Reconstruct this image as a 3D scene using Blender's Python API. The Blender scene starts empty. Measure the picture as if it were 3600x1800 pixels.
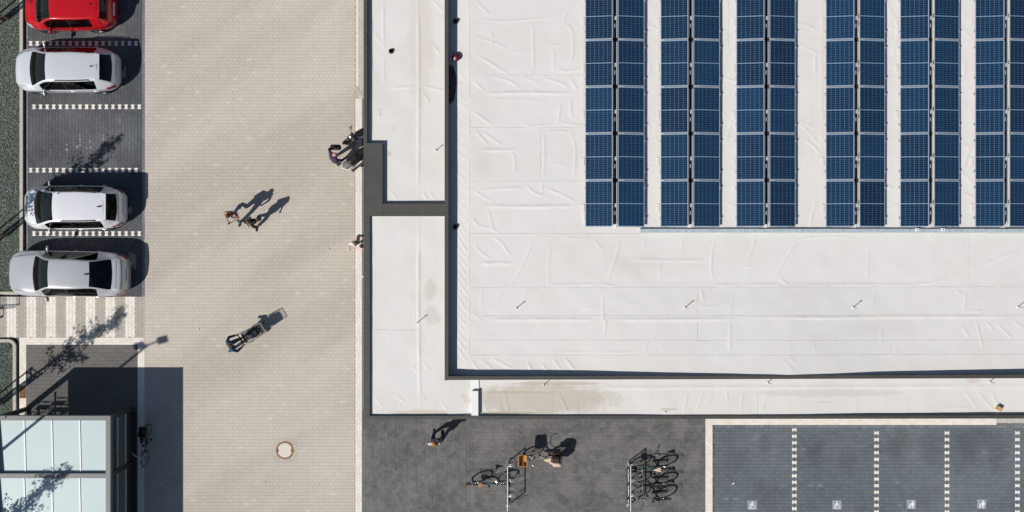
import bpy, bmesh, math, random
import numpy as np
from mathutils import Vector, Matrix, noise
random.seed(7); np.random.seed(7)
S = bpy.context.scene
C = S.collection
R = math.radians
# ------------------------------------------------------------------ camera, sky, sun, exposure
CAM_H, FPX = 44.0, 3740.0
cam = bpy.data.objects.new('camera', bpy.data.cameras.new('camera')); C.objects.link(cam)
cam.location = (0, 0, CAM_H); cam.rotation_euler = (0, 0, 0)
cam.data.sensor_width = 36.0; cam.data.lens = 36.0 * FPX / 3600.0
cam.data.clip_start = 0.5; cam.data.clip_end = 4000
S.camera = cam
SUN_EL = R(45.0); SDX, SDY = 0.78, 0.625           # shadows run towards (SDX, SDY)
W = bpy.data.worlds.new('World'); S.world = W; W.use_nodes = True
_nt = W.node_tree; _bg = _nt.nodes['Background']
_sky = _nt.nodes.new('ShaderNodeTexSky'); _sky.sky_type = 'NISHITA'; _sky.sun_disc = False
_sky.sun_elevation = SUN_EL; _sky.sun_rotation = math.atan2(-SDX, -SDY)
_sky.altitude = 100; _sky.air_density = 1.0; _sky.dust_density = 0.6; _sky.ozone_density = 1.0
_nt.links.new(_sky.outputs[0], _bg.inputs[0]); _bg.inputs[1].default_value = 0.057
sun = bpy.data.objects.new('sun', bpy.data.lights.new('sun', 'SUN')); C.objects.link(sun)
sun.data.energy = 4.4; sun.data.angle = R(0.53); sun.data.color = (1.0, 0.955, 0.89)
sun.rotation_euler = Vector((SDX, SDY, -1.0)).to_track_quat('-Z', 'Y').to_euler()
sun.location = (-40, -32, 50)
S.view_settings.view_transform = 'Standard'; S.view_settings.look = 'None'
S.view_settings.exposure = 0.0; S.view_settings.gamma = 1.0; S.view_settings.use_curve_mapping = False
S.render.engine = 'CYCLES'

# ------------------------------------------------------------------ helpers
def P(px, py, z=0.0):
    s = FPX / (CAM_H - z)
    return ((px - 1800.0) / s, (900.0 - py) / s)
def PX(px, z=0.0): return (px - 1800.0) * (CAM_H - z) / FPX
def PY(py, z=0.0): return (900.0 - py) * (CAM_H - z) / FPX

class NT:
    def __init__(s, name):
        s.m = bpy.data.materials.new(name); s.m.use_nodes = True; s.t = s.m.node_tree
        s.b = s.t.nodes['Principled BSDF']
    def n(s, typ, **kw):
        x = s.t.nodes.new(typ)
        for k, v in kw.items():
            if k in x.inputs: x.inputs[k].default_value = v
            else: setattr(x, k, v)
        return x
    def l(s, a, b): s.t.links.new(a, b)
def rgb(c): return (c[0], c[1], c[2], 1.0)
def mat(name, col, rough=0.6, metal=0.0, var=0.0, vscale=8.0, col2=None, bump=0.0, bscale=60.0, spec=0.5, coat=0.0, alpha=1.0, dirt=None):
    N = NT(name); b = N.b
    b.inputs['Roughness'].default_value = rough; b.inputs['Metallic'].default_value = metal
    b.inputs['Specular IOR Level'].default_value = spec; b.inputs['Coat Weight'].default_value = coat
    b.inputs['Coat Roughness'].default_value = 0.05
    b.inputs['Base Color'].default_value = rgb(col)
    if var > 0 or col2 is not None or bump > 0:
        tc = N.n('ShaderNodeTexCoord')
        if var > 0 or col2 is not None:
            nz = N.n('ShaderNodeTexNoise', Scale=vscale, Detail=6.0, Roughness=0.6); N.l(tc.outputs['Object'], nz.inputs['Vector'])
            rp = N.n('ShaderNodeValToRGB'); N.l(nz.outputs['Fac'], rp.inputs['Fac'])
            c2 = col2 if col2 is not None else tuple(min(1, c * (1 + var)) for c in col)
            c1 = col if col2 is not None else tuple(c * (1 - var) for c in col)
            rp.color_ramp.elements[0].position = 0.3; rp.color_ramp.elements[1].position = 0.7
            rp.color_ramp.elements[0].color = rgb(c1); rp.color_ramp.elements[1].color = rgb(c2)
            N.l(rp.outputs['Color'], b.inputs['Base Color'])
        if bump > 0:
            n2 = N.n('ShaderNodeTexNoise', Scale=bscale, Detail=4.0); N.l(tc.outputs['Object'], n2.inputs['Vector'])
            bp = N.n('ShaderNodeBump', Strength=bump, Distance=0.01); N.l(n2.outputs['Fac'], bp.inputs['Height'])
            N.l(bp.outputs['Normal'], b.inputs['Normal'])
    return N.m
def add_stains(N, ge, out, stains):
    for (x, y, rx, ry, col, amt, ns) in stains:      # worn-in marks: centre, radii, colour, amount, edge noise
        mp = N.n('ShaderNodeMapping'); mp.vector_type = 'POINT'; mp.inputs['Location'].default_value = (-x / rx, -y / ry, 0); mp.inputs['Scale'].default_value = (1 / rx, 1 / ry, 0); N.l(ge.outputs['Position'], mp.inputs['Vector'])
        ln = N.n('ShaderNodeVectorMath', operation='LENGTH'); N.l(mp.outputs[0], ln.inputs[0])
        nn = N.n('ShaderNodeTexNoise', Scale=ns, Detail=9.0, Roughness=.72); N.l(ge.outputs['Position'], nn.inputs['Vector'])
        ad = N.n('ShaderNodeMath', operation='MULTIPLY_ADD'); N.l(nn.outputs['Fac'], ad.inputs[0]); ad.inputs[1].default_value = 1.3; N.l(ln.outputs['Value'], ad.inputs[2])
        r2 = N.n('ShaderNodeMapRange'); r2.inputs[1].default_value = 1.0 if amt < 0 else 1.35; r2.inputs[2].default_value = 1.75; r2.inputs[3].default_value = abs(amt); r2.inputs[4].default_value = 0; N.l(ad.outputs[0], r2.inputs[0])
        m2 = N.n('ShaderNodeMix', data_type='RGBA'); N.l(r2.outputs[0], m2.inputs[0]); N.l(out, m2.inputs[6]); m2.inputs[7].default_value = rgb(col); out = m2.outputs[2]
    return out
def paver_mat(name, lo, hi, rough=0.85, grain=0.25, stain=0.0, stain_col=(0.03, 0.03, 0.03), sscale=0.5, mott=0.0, mscale=7.0, spots=(), specks=0.0):
    """colour of a stone: its own tone (per-stone attribute or object colour) between lo and hi, plus grain and worn dirt"""
    N = NT(name); b = N.b; b.inputs['Roughness'].default_value = rough; b.inputs['Specular IOR Level'].default_value = 0.3
    at = N.n('ShaderNodeAttribute', attribute_name='tone'); oi = N.n('ShaderNodeObjectInfo')
    sp = N.n('ShaderNodeSeparateColor'); N.l(oi.outputs['Color'], sp.inputs[0])
    ad = N.n('ShaderNodeMath', operation='ADD'); N.l(at.outputs['Fac'], ad.inputs[0]); N.l(sp.outputs[0], ad.inputs[1])
    geo = N.n('ShaderNodeNewGeometry')
    nz = N.n('ShaderNodeTexNoise', Scale=38.0, Detail=5.0, Roughness=0.7); N.l(geo.outputs['Position'], nz.inputs['Vector'])
    mm = N.n('ShaderNodeMath', operation='MULTIPLY_ADD'); N.l(nz.outputs['Fac'], mm.inputs[0]); mm.inputs[1].default_value = grain; mm.inputs[2].default_value = -grain * 0.5
    a2 = N.n('ShaderNodeMath', operation='ADD'); N.l(ad.outputs[0], a2.inputs[0]); N.l(mm.outputs[0], a2.inputs[1])
    if mott > 0:
        n4 = N.n('ShaderNodeTexNoise', Scale=mscale, Detail=7.0, Roughness=0.7, Distortion=0.6); N.l(geo.outputs['Position'], n4.inputs['Vector'])
        m4 = N.n('ShaderNodeMath', operation='MULTIPLY_ADD'); N.l(n4.outputs['Fac'], m4.inputs[0]); m4.inputs[1].default_value = mott; m4.inputs[2].default_value = -mott * 0.5
        a3 = N.n('ShaderNodeMath', operation='ADD'); N.l(a2.outputs[0], a3.inputs[0]); N.l(m4.outputs[0], a3.inputs[1]); a2 = a3
    mx = N.n('ShaderNodeMix', data_type='RGBA'); mx.inputs[6].default_value = rgb(lo); mx.inputs[7].default_value = rgb(hi)
    N.l(a2.outputs[0], mx.inputs[0]); out = mx.outputs[2]
    if stain > 0:
        n2 = N.n('ShaderNodeTexNoise', Scale=sscale, Detail=5.0, Roughness=0.55); N.l(geo.outputs['Position'], n2.inputs['Vector'])
        rp = N.n('ShaderNodeMapRange'); rp.inputs[1].default_value = 0.5; rp.inputs[2].default_value = 0.72; rp.inputs[3].default_value = 0.0; rp.inputs[4].default_value = stain
        N.l(n2.outputs['Fac'], rp.inputs[0])
        m2 = N.n('ShaderNodeMix', data_type='RGBA'); N.l(rp.outputs[0], m2.inputs[0]); N.l(out, m2.inputs[6]); m2.inputs[7].default_value = rgb(stain_col)
        out = m2.outputs[2]
    if specks > 0:
        vo = N.n('ShaderNodeTexVoronoi', Scale=specks); N.l(geo.outputs['Position'], vo.inputs['Vector']); mr = N.n('ShaderNodeMapRange'); mr.inputs[1].default_value = .018; mr.inputs[2].default_value = .035; mr.inputs[3].default_value = .7; mr.inputs[4].default_value = 0; N.l(vo.outputs['Distance'], mr.inputs[0])
        m5 = N.n('ShaderNodeMix', data_type='RGBA'); N.l(mr.outputs[0], m5.inputs[0]); N.l(out, m5.inputs[6]); m5.inputs[7].default_value = (.09, .085, .08, 1); out = m5.outputs[2]
    out = add_stains(N, geo, out, spots)
    N.l(out, b.inputs['Base Color'])
    bp = N.n('ShaderNodeBump', Strength=0.25, Distance=0.004); N.l(nz.outputs['Fac'], bp.inputs['Height']); N.l(bp.outputs['Normal'], b.inputs['Normal'])
    return N.m
def glass_mat(name, tint, refl=1.45, rough=0.02):
    N = NT(name); N.t.nodes.remove(N.b); out = [x for x in N.t.nodes if x.type == 'OUTPUT_MATERIAL'][0]
    tr = N.n('ShaderNodeBsdfTransparent'); tr.inputs[0].default_value = rgb(tint)
    gl = N.n('ShaderNodeBsdfGlossy', Roughness=rough); gl.inputs[0].default_value = (1, 1, 1, 1)
    fr = N.n('ShaderNodeFresnel'); ge = N.n('ShaderNodeNewGeometry'); mr = N.n('ShaderNodeMapRange'); N.l(ge.outputs['Backfacing'], mr.inputs[0]); mr.inputs[3].default_value = refl; mr.inputs[4].default_value = 1.0 / refl; N.l(mr.outputs[0], fr.inputs[0]); ms = N.n('ShaderNodeMixShader')
    N.l(fr.outputs[0], ms.inputs[0]); N.l(tr.outputs[0], ms.inputs[1]); N.l(gl.outputs[0], ms.inputs[2]); N.l(ms.outputs[0], out.inputs[0])
    return N.m

def link(o, parent=None):
    C.objects.link(o)
    if parent is not None: o.parent = parent
    return o
def empty(name, loc=(0, 0, 0), rz=0.0, rx=0.0, ry=0.0):
    o = bpy.data.objects.new(name, None); C.objects.link(o); o.empty_display_size = 0.2
    o.location = loc; o.rotation_euler = (rx, ry, rz); return o
def tag(o, label=None, cat=None, group=None, kind=None):
    if label: o['label'] = label
    if cat: o['category'] = cat
    if group: o['group'] = group
    if kind: o['kind'] = kind
    return o
def copy_tree(o, parent=None):
    c = o.copy(); C.objects.link(c); c.parent = parent
    for ch in list(o.children): copy_tree(ch, c)
    return c

class MB:
    """collects polygons; build() links them as ONE mesh object"""
    def __init__(s): s.v = []; s.f = []
    def add(s, vs, fs):
        n = len(s.v); s.v.extend([tuple(p) for p in vs]); s.f.extend([tuple(i + n for i in f) for f in fs]); return s
    def box(s, x0, x1, y0, y1, z0, z1, M=None, bev=0.0):
        if bev > 0:
            b = min(bev, (x1 - x0) * .45, (y1 - y0) * .45, (z1 - z0) * .45)
            vs = []; 
            for z, i in ((z0, b), (z0 + b, 0), (z1 - b, 0), (z1, b)):
                vs += [(x0 + i + (b if i == 0 else 0), y0 + i, z), (x1 - i - (b if i == 0 else 0), y0 + i, z), (x1 - i, y0 + i + (b if i == 0 else 0), z), (x1 - i, y1 - i - (b if i == 0 else 0), z),
                       (x1 - i - (b if i == 0 else 0), y1 - i, z), (x0 + i + (b if i == 0 else 0), y1 - i, z), (x0 + i, y1 - i - (b if i == 0 else 0), z), (x0 + i, y0 + i + (b if i == 0 else 0), z)]
            fs = [tuple(range(7, -1, -1)), tuple(range(24, 32))]
            for k in range(3):
                for j in range(8):
                    fs.append((k * 8 + j, k * 8 + (j + 1) % 8, k * 8 + 8 + (j + 1) % 8, k * 8 + 8 + j))
        else:
            vs = [(x0, y0, z0), (x1, y0, z0), (x1, y1, z0), (x0, y1, z0), (x0, y0, z1), (x1, y0, z1), (x1, y1, z1), (x0, y1, z1)]
            fs = [(3, 2, 1, 0), (4, 5, 6, 7), (0, 1, 5, 4), (1, 2, 6, 5), (2, 3, 7, 6), (3, 0, 4, 7)]
        if M is not None: vs = [M @ Vector(v) for v in vs]
        return s.add(vs, fs)
    def prism(s, poly, z0, z1):
        n = len(poly)
        a = sum(poly[i][0] * poly[(i + 1) % n][1] - poly[(i + 1) % n][0] * poly[i][1] for i in range(n))
        if a < 0: poly = list(reversed(poly))
        vs = [(p[0], p[1], z0) for p in poly] + [(p[0], p[1], z1) for p in poly]
        fs = [tuple(range(n - 1, -1, -1)), tuple(range(n, 2 * n))] + [(i, (i + 1) % n, n + (i + 1) % n, n + i) for i in range(n)]
        return s.add(vs, fs)
    def sheet(s, poly, z): 
        n = len(poly); a = sum(poly[i][0] * poly[(i + 1) % n][1] - poly[(i + 1) % n][0] * poly[i][1] for i in range(n))
        if a < 0: poly = list(reversed(poly))
        return s.add([(p[0], p[1], z) for p in poly], [tuple(range(n))])
    def tube(s, pts, r, seg=6, closed=False, caps=True):
        pts = [Vector(p) for p in pts]; n = len(pts); rr = r if isinstance(r, (list, tuple)) else [r] * n
        prev = None; rings = []
        for i, p in enumerate(pts):
            if closed: t = (pts[(i + 1) % n] - pts[i - 1])
            else: t = (pts[min(i + 1, n - 1)] - pts[max(i - 1, 0)])
            t = t.normalized() if t.length > 1e-9 else Vector((0, 0, 1))
            if prev is None:
                u = t.orthogonal().normalized()
            else:
                u = prev - t * prev.dot(t); u = u.normalized() if u.length > 1e-6 else t.orthogonal().normalized()
            prev = u; w = t.cross(u)
            rings.append([p + (u * math.cos(a) + w * math.sin(a)) * rr[i] for a in [2 * math.pi * k / seg for k in range(seg)]])
        vs = [v for rg in rings for v in rg]; fs = []
        for i in range(n if closed else n - 1):
            j = (i + 1) % n
            for k in range(seg):
                fs.append((i * seg + k, i * seg + (k + 1) % seg, j * seg + (k + 1) % seg, j * seg + k))
        if not closed and caps:
            fs.append(tuple(range(seg - 1, -1, -1))); fs.append(tuple((n - 1) * seg + k for k in range(seg)))
        return s.add(vs, fs)
    def lathe(s, prof, seg=20, M=None, closed=False):
        """prof: (r, z) list revolved round local z"""
        vs = []; fs = []; n = len(prof)
        for k in range(seg):
            a = 2 * math.pi * k / seg
            for r, z in prof: vs.append(Vector((r * math.cos(a), r * math.sin(a), z)))
        for k in range(seg):
            k2 = (k + 1) % seg
            for i in range(n if closed else n - 1):
                j = (i + 1) % n; fs.append((k * n + i, k2 * n + i, k2 * n + j, k * n + j))
        if not closed:
            if prof[0][0] > 1e-6: fs.append(tuple(k * n for k in range(seg - 1, -1, -1)))
            if prof[-1][0] > 1e-6: fs.append(tuple(k * n + n - 1 for k in range(seg)))
        if M is not None: vs = [M @ v for v in vs]
        return s.add(vs, fs)
    def cap(s, p0, r0, p1, r1, seg=10):
        """tapered capsule"""
        p0 = Vector(p0); p1 = Vector(p1); t = p1 - p0; L = t.length
        if L < 1e-5: t = Vector((0, 0, 1)); 
        t = t.normalized(); pts = []; rr = []
        for a in (85, 60, 30): pts.append(p0 - t * r0 * math.sin(R(a))); rr.append(r0 * math.cos(R(a)))
        pts.append(p0); rr.append(r0); pts.append(p1 if L > 1e-5 else p0 + t * 1e-4); rr.append(r1)
        for a in (30, 60, 85): pts.append(p1 + t * r1 * math.sin(R(a))); rr.append(r1 * math.cos(R(a)))
        return s.tube(pts, rr, seg)
    def ell(s, c, r, seg=14, rings=8, M=None):
        prof = [(max(1e-4, math.cos(R(a))), math.sin(R(a))) for a in np.linspace(-89, 89, rings + 1)]
        T = Matrix.Translation(c) @ (M if M is not None else Matrix()) @ Matrix.Diagonal((r[0], r[1], r[2], 1))
        return s.lathe(prof, seg, T)
    def build(s, name, m, parent=None, smooth=None, label=None):
        me = bpy.data.meshes.new(name); me.from_pydata(s.v, [], s.f); me.materials.append(m)
        if smooth is not None:
            me.polygons.foreach_set('use_smooth', [True] * len(me.polygons))
            if smooth < 180: me.set_sharp_from_angle(angle=R(smooth))
        me.update(); o = bpy.data.objects.new(name, me); link(o, parent)
        if label: o['label'] = label
        return o
def arc(cx, cy, r, a0, a1, n=8): return [(cx + r * math.cos(R(a0 + (a1 - a0) * i / n)), cy + r * math.sin(R(a0 + (a1 - a0) * i / n))) for i in range(n + 1)]
ORD = ['first', 'second', 'third', 'fourth', 'fifth', 'sixth', 'seventh', 'eighth', 'ninth', 'tenth', 'eleventh', 'twelfth']
# ------------------------------------------------------------------ ground materials
M_TAN = paver_mat('tan_concrete_paver', (0.44, 0.40, 0.345), (0.60, 0.552, 0.485), grain=0.3, mott=.35, specks=.8)
M_TAN2 = paver_mat('grey_tan_concrete_paver', (0.375, 0.345, 0.30), (0.50, 0.465, 0.41), grain=0.3)
M_DARK = paver_mat('anthracite_paver', (0.066, 0.069, 0.078), (0.165, 0.17, 0.182), grain=0.35, stain=0.55, stain_col=(0.05, 0.05, 0.051), sscale=0.55, mott=.6)
M_BLUE = paver_mat('blue_grey_paver', (0.086, 0.105, 0.125), (0.185, 0.207, 0.232), grain=0.35, stain=0.45, stain_col=(0.07, 0.076, 0.084), sscale=0.6, mott=.5, spots=[(*P(a_, b_), rx_, ry_, (.078, .083, .09), -.40, 3.0) for a_, b_, rx_, ry_ in ((2690, 1560, .35, .7), (2870, 1600, .3, .6), (3150, 1565, .5, .7), (3270, 1575, .5, .8), (3395, 1570, .55, .7), (3505, 1600, .45, .9), (2980, 1620, .5, .7))])
M_WHITE = paver_mat('white_concrete_paver', (0.70, 0.66, 0.60), (0.86, 0.82, 0.76), grain=0.2)
M_CREAM = paver_mat('cream_clinker', (0.70, 0.645, 0.575), (0.86, 0.81, 0.745), grain=0.2)
M_SLAB = paver_mat('brown_grey_slab', (0.092, 0.090, 0.088), (0.178, 0.174, 0.170), grain=0.5, stain=0.75, stain_col=(0.20, 0.193, 0.187), sscale=1.1, mott=2.6, mscale=3.2)
M_SLAB2 = paver_mat('brown_grey_slab_cart_bay', (0.115, 0.108, 0.104), (0.18, 0.17, 0.162), grain=0.35, mott=.8)
M_JOINT = mat('joint_sand', (0.44, 0.40, 0.345), 0.95, var=0.3, vscale=30)
M_JOINTD = mat('dark_joint_grit', (0.035, 0.035, 0.038), 0.95, var=0.3, vscale=30)
M_JOINTM = mat('brown_joint_grit', (0.122, 0.119, 0.116), 0.95, var=0.4, vscale=20)
M_JOINTC = mat('pale_joint_sand', (0.55, 0.50, 0.43), 0.95, var=0.2, vscale=30)
M_ASPH = mat('asphalt', (0.05, 0.05, 0.052), 0.9, var=0.3, vscale=3, bump=0.4, bscale=150)
M_KERB = mat('kerb_concrete', (0.47, 0.435, 0.375), 0.9, var=0.12, vscale=14, bump=0.2)

g = MB(); g.sheet([(-1500, -1500), (1500, -1500), (1500, 1500), (-1500, 1500)], -0.09)
tag(g.build('ground', M_ASPH), kind='structure')

LH, PH = 16.51 / 85.0, 11.57 / 85.0
def hpoly(L, p, vert, gp=0.0032, d=0.0135):
    a0 = L / 2 - gp; q = L / 4; w1 = p / 2 + d - gp; w2 = p / 2 - d - gp; e = 0.008
    half = [(-a0, w1), (-q - e, w1), (-q + e, w2), (q - e, w2), (q + e, w1), (a0, w1)]
    poly = [(x, -y) for x, y in half] + [(x, y) for x, y in reversed(half)]
    return [(-y, x) for x, y in poly] if vert else poly
def rpoly(L, p, vert, gp=0.003):
    poly = [(-L / 2 + gp, -p / 2 + gp), (L / 2 - gp, -p / 2 + gp), (L / 2 - gp, p / 2 - gp), (-L / 2 + gp, p / 2 - gp)]
    return [(-y, x) for x, y in poly] if vert else poly
STONE = {}
def stone_mesh(key, poly, m, name):
    if key not in STONE:
        b = MB(); b.prism(poly, -0.05, 0.0); me = bpy.data.meshes.new(name); me.from_pydata(b.v, [], b.f); me.materials.append(m); STONE[key] = me
    return STONE[key]
def clipstone(poly, cx, cy, rc):
    return [(min(max(cx + x, rc[0]), rc[1]), min(max(cy + y, rc[2]), rc[3])) for x, y in poly]
def stones_mesh(name, polys, zs, tones, m, parent):
    vs = []; fs = []; tn = []
    for poly, z, t in zip(polys, zs, tones):
        n0 = len(vs); n = len(poly)
        vs += [(x, y, -0.05) for x, y in poly] + [(x, y, z) for x, y in poly]
        fs.append(tuple(n0 + n + i for i in range(n)))
        fs += [(n0 + i, n0 + (i + 1) % n, n0 + n + (i + 1) % n, n0 + n + i) for i in range(n)]
        tn += [t] * (2 * n)
    me = bpy.data.meshes.new(name); me.from_pydata(vs, [], fs); me.materials.append(m)
    at = me.attributes.new('tone', 'FLOAT', 'POINT'); at.data.foreach_set('value', tn)
    o = bpy.data.objects.new(name, me); o.color = (0, 0, 0, 1); link(o, parent); return o
def pave(root, rc, shape, vert, m, tone, origin, L=LH, p=PH, gp=0.0032, name='paver', limit=300, choose=None, skip=None, classes=None, prio=None, z=0.0):
    """lay stones over rect rc (x0,x1,y0,y1); classes(i,j,cx,cy) may give (material, tone fn, name)"""
    x0, x1, y0, y1 = rc; poly = hpoly(L, p, vert, gp) if shape == 'H' else rpoly(L, p, vert, gp)
    full = []; part = []
    la, lb = (p, L) if vert else (L, p)      # pitch in x, pitch in y
    i0 = int(math.floor((x0 - origin[0]) / la)) - 2; i1 = int(math.ceil((x1 - origin[0]) / la)) + 2
    j0 = int(math.floor((y0 - origin[1]) / lb)) - 2; j1 = int(math.ceil((y1 - origin[1]) / lb)) + 2
    ex = max(abs(q[0]) for q in poly); ey = max(abs(q[1]) for q in poly)
    for i in range(i0, i1):
        for j in range(j0, j1):
            if vert: cx = origin[0] + i * la; cy = origin[1] + (j + (0.5 if i % 2 else 0)) * lb
            else: cx = origin[0] + (i + (0.5 if j % 2 else 0)) * la; cy = origin[1] + j * lb
            if cx + ex * .6 < x0 or cx - ex * .6 > x1 or cy + ey * .6 < y0 or cy - ey * .6 > y1: continue
            if skip and skip(cx, cy): continue
            inside = cx - ex > x0 and cx + ex < x1 and cy - ey > y0 and cy + ey < y1
            cl = classes(i, j, cx, cy) if classes else None
            (full if inside else part).append((cx, cy, cl))
    if prio is None: prio = ((x0 + x1) / 2, (y0 + y1) / 2)
    full.sort(key=lambda s: ((0 if s[2] is not None else 1), math.hypot(s[0] - prio[0], s[1] - prio[1])))
    for k, (cx, cy, cl) in enumerate(full[:limit]):
        mm, tf, nm = cl if cl else (m, tone, name)
        o = bpy.data.objects.new(nm, stone_mesh((shape, vert, round(L, 4), round(p, 4), mm.name), poly, mm, nm))
        t = min(1.3, max(-.3, tf(cx, cy))); o.color = (t, t, t, 1); o.location = (cx, cy, z + random.uniform(-.0016, .0016)); link(o, root)
    rest = {}
    for s in full[limit:] + part:
        mm, tf, nm = s[2] if s[2] else (m, tone, name)
        rest.setdefault((mm.name, nm), [mm, []])[1].append((clipstone(poly, s[0], s[1], rc), z + random.uniform(-.0016, .0016), min(1.3, max(-.3, tf(s[0], s[1])))))
    for (mn, nm), (mm, lst) in rest.items():
        o = stones_mesh(nm + 's', [a for a, b, c in lst], [b for a, b, c in lst], [c for a, b, c in lst], mm, root); o['kind'] = 'stuff'
def bed(name, rc, m, z=-0.008):
    b = MB(); b.box(rc[0], rc[1], rc[2], rc[3], -0.06, z); o = b.build(name, m); tag(o, kind='structure'); return o
def rect(px0, px1, py0, py1): a = P(px0, py1); b = P(px1, py0); return (a[0], b[0], a[1], b[1])
def fn(x, y, f, s=0.0): return noise.noise(Vector((x * f + s, y * f - s, s * 1.7)))
U = random.uniform
# tone of the driveway stones: lots laid in slanting swathes
def t_tan(x, y):
    u = x * 0.80 + y * 0.60; v = -x * 0.60 + y * 0.80
    sw = noise.noise(Vector((v * 0.55, u * 0.13, 3.1))) * 0.85 + noise.noise(Vector((v * 1.5, u * 0.35, 8.0))) * 0.3
    sw = max(-.42, min(.45, sw * 1.5))
    tr = 0.10 * max(0, 1 - abs(x + 7.6) / 1.6) + 0.18 * max(0, min(1, (y - 3) / 6)) * max(0, 1 - abs(x + 7.5) / 3)
    sp = U(.25, .5) if random.random() < 0.012 else 0
    return 0.45 + sw * 0.5 + U(-.10, .10) + tr + sp
def t_dark(x, y): return 0.42 + 0.45 * fn(x, y, 0.6, 2.0) + U(-.13, .13) + (U(.2, .5) if random.random() < .01 else 0)
def t_blue(x, y): return 0.5 + 0.4 * fn(x, y, 0.5, 5.0) + U(-.13, .13) + (U(.25, .6) if random.random() < .012 else 0)
def t_rand(x, y): return 0.5 + U(-.3, .3)
def t_slab(x, y): return 0.5 + 0.35 * fn(x, y, 0.8, 9.0) + U(-.15, .15)

# ---- driveway
rc = rect(508, 1250, -70, 1870); o_drive = bed('driveway', rc, M_JOINT)
mhx, mhy = P(1001.5, 1583)
def in_mh(x, y): return abs(x - mhx) < 0.40 and abs(y - mhy) < 0.42
pave(o_drive, rc, 'H', False, M_TAN, t_tan, P(900, 1100), skip=in_mh, prio=P(1150, 900), gp=.0026)
# ---- parking bays on the left
rc = rect(100.5, 498, -70, 1043); o_bayl = bed('parking_bay_pavement', rect(92, 510, -70, 1043), M_JOINTD)
ox, oy = P(107.8, 152.5)
MARK_L = {}
for r_, (yy, st) in enumerate(((152.5, 0), (375.5, 1), (598.7, 0), (821.7, 1))):
    for k in range(17): MARK_L[(st + 2 * k, round(yy))] = 1
def cls_l(i, j, cx, cy):
    py = 900 - cy * 85
    for yy, st in ((152.5, 0), (375.5, 1), (598.7, 0), (821.7, 1)):
        if abs(py - yy) < 5 and (i - st) % 2 == 0 and 0 <= (i - st) // 2 < 17: return (M_WHITE, t_rand, 'marking_paver')
    return None
pave(o_bayl, rc, 'H', True, M_DARK, t_dark, (ox, oy), classes=cls_l, prio=P(300, 480), gp=0.0042)
for (a, b_) in ((92.5, 100.2), (498.5, 509.5)):       # straight edging courses
    r2 = rect(a, b_, -70, 1043)
    pave(o_bayl, r2, 'R', True, M_BLUE, lambda x, y: 0.8 + U(-.25, .25), P((a + b_) / 2, 200), L=17.5 / 85, p=(b_ - a) / 85, name='edging_paver', limit=0, z=0.002)
# worn paint left on a few stones of the empty bay
wp = MB()
for (u0, v0, u1, v1) in ((742, 340, 768, 360), (740, 385, 775, 428), (893, 222, 918, 262), (893, 272, 922, 300), (898, 305, 920, 330), (893, 340, 922, 372), (862, 350, 890, 398), (1008, 297, 1034, 328), (968, 376, 1000, 396), (1010, 372, 1042, 396), (1158, 236, 1186, 262), (1152, 270, 1186, 306), (1120, 336, 1140, 352)):
    q = P((u0 + u1) / 2 / 3.22, 400 + (v0 + v1) / 2 / 3.22); hw, hh = (u1 - u0) / 2 / 3.22 / 85, (v1 - v0) / 2 / 3.22 / 85
    pts = [(q[0] + hw * math.cos(a) * U(.6, 1.25), q[1] + hh * math.sin(a) * U(.6, 1.25)) for a in [k * math.pi / 5 for k in range(10)]]
    b = MB(); b.sheet(pts, 0.0045); b.build('worn_paint', mat('worn_paint_%d' % u0, (0.33, 0.33, 0.31), 0.9, col2=(0.16, 0.16, 0.16), vscale=22) if u0 % 3 else mat('worn_ochre_paint_%d' % u0, (0.36, 0.31, 0.22), 0.9, col2=(0.15, 0.15, 0.15), vscale=22), o_bayl)
# ---- crosswalk
rc = rect(-130, 508, 1043, 1187); o_cw = bed('crosswalk', rc, M_JOINT)
cox = PX(23 + 5.79); 
def cls_c(i, j, cx, cy):
    if i % 6 in (0, 1, 2) and -12 <= i < 39: return (M_WHITE, t_rand, 'stripe_paver')
    return None
pave(o_cw, rc, 'H', True, M_TAN2, lambda x, y: .45 + U(-.2, .2), (cox, PY(1051.5)), classes=cls_c, prio=P(250, 1110))
# ---- cream clinker bands
def band(px0, px1, py0, py1, vert, label=None, limit=300):
    rc = rect(px0, px1, py0, py1); o = bed('clinker_band', rc, M_JOINTC)
    n = max(1, round(((px1 - px0) if vert else (py1 - py0)) / 8.3)); p = ((rc[1] - rc[0]) if vert else (rc[3] - rc[2])) / n
    og = (rc[0] + p / 2, rc[2]) if vert else (rc[0], rc[2] + p / 2)
    pave(o, rc, 'R', vert, M_CREAM, t_rand, og, L=16.5 / 85, p=p, gp=.0022, name='clinker', limit=limit); return o
band(1250, 1272, 347, 1870, True); band(484, 508, 1212, 1870, True); band(68, 508, 1187, 1212, False); band(68, 92, 1212, 1500, True)
band(2480, 3503, 1455, 1494, False); band(2480, 2505, 1494, 1870, True)
# drain channel at the foot of the front
b = MB(); b.box(PX(1272), PX(1300), PY(1870), PY(347), -0.06, -0.004); o = tag(b.build('drain_channel_strip', mat('grey_channel', (0.2, 0.2, 0.205), 0.8, var=.2, vscale=9)), kind='structure')
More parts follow.
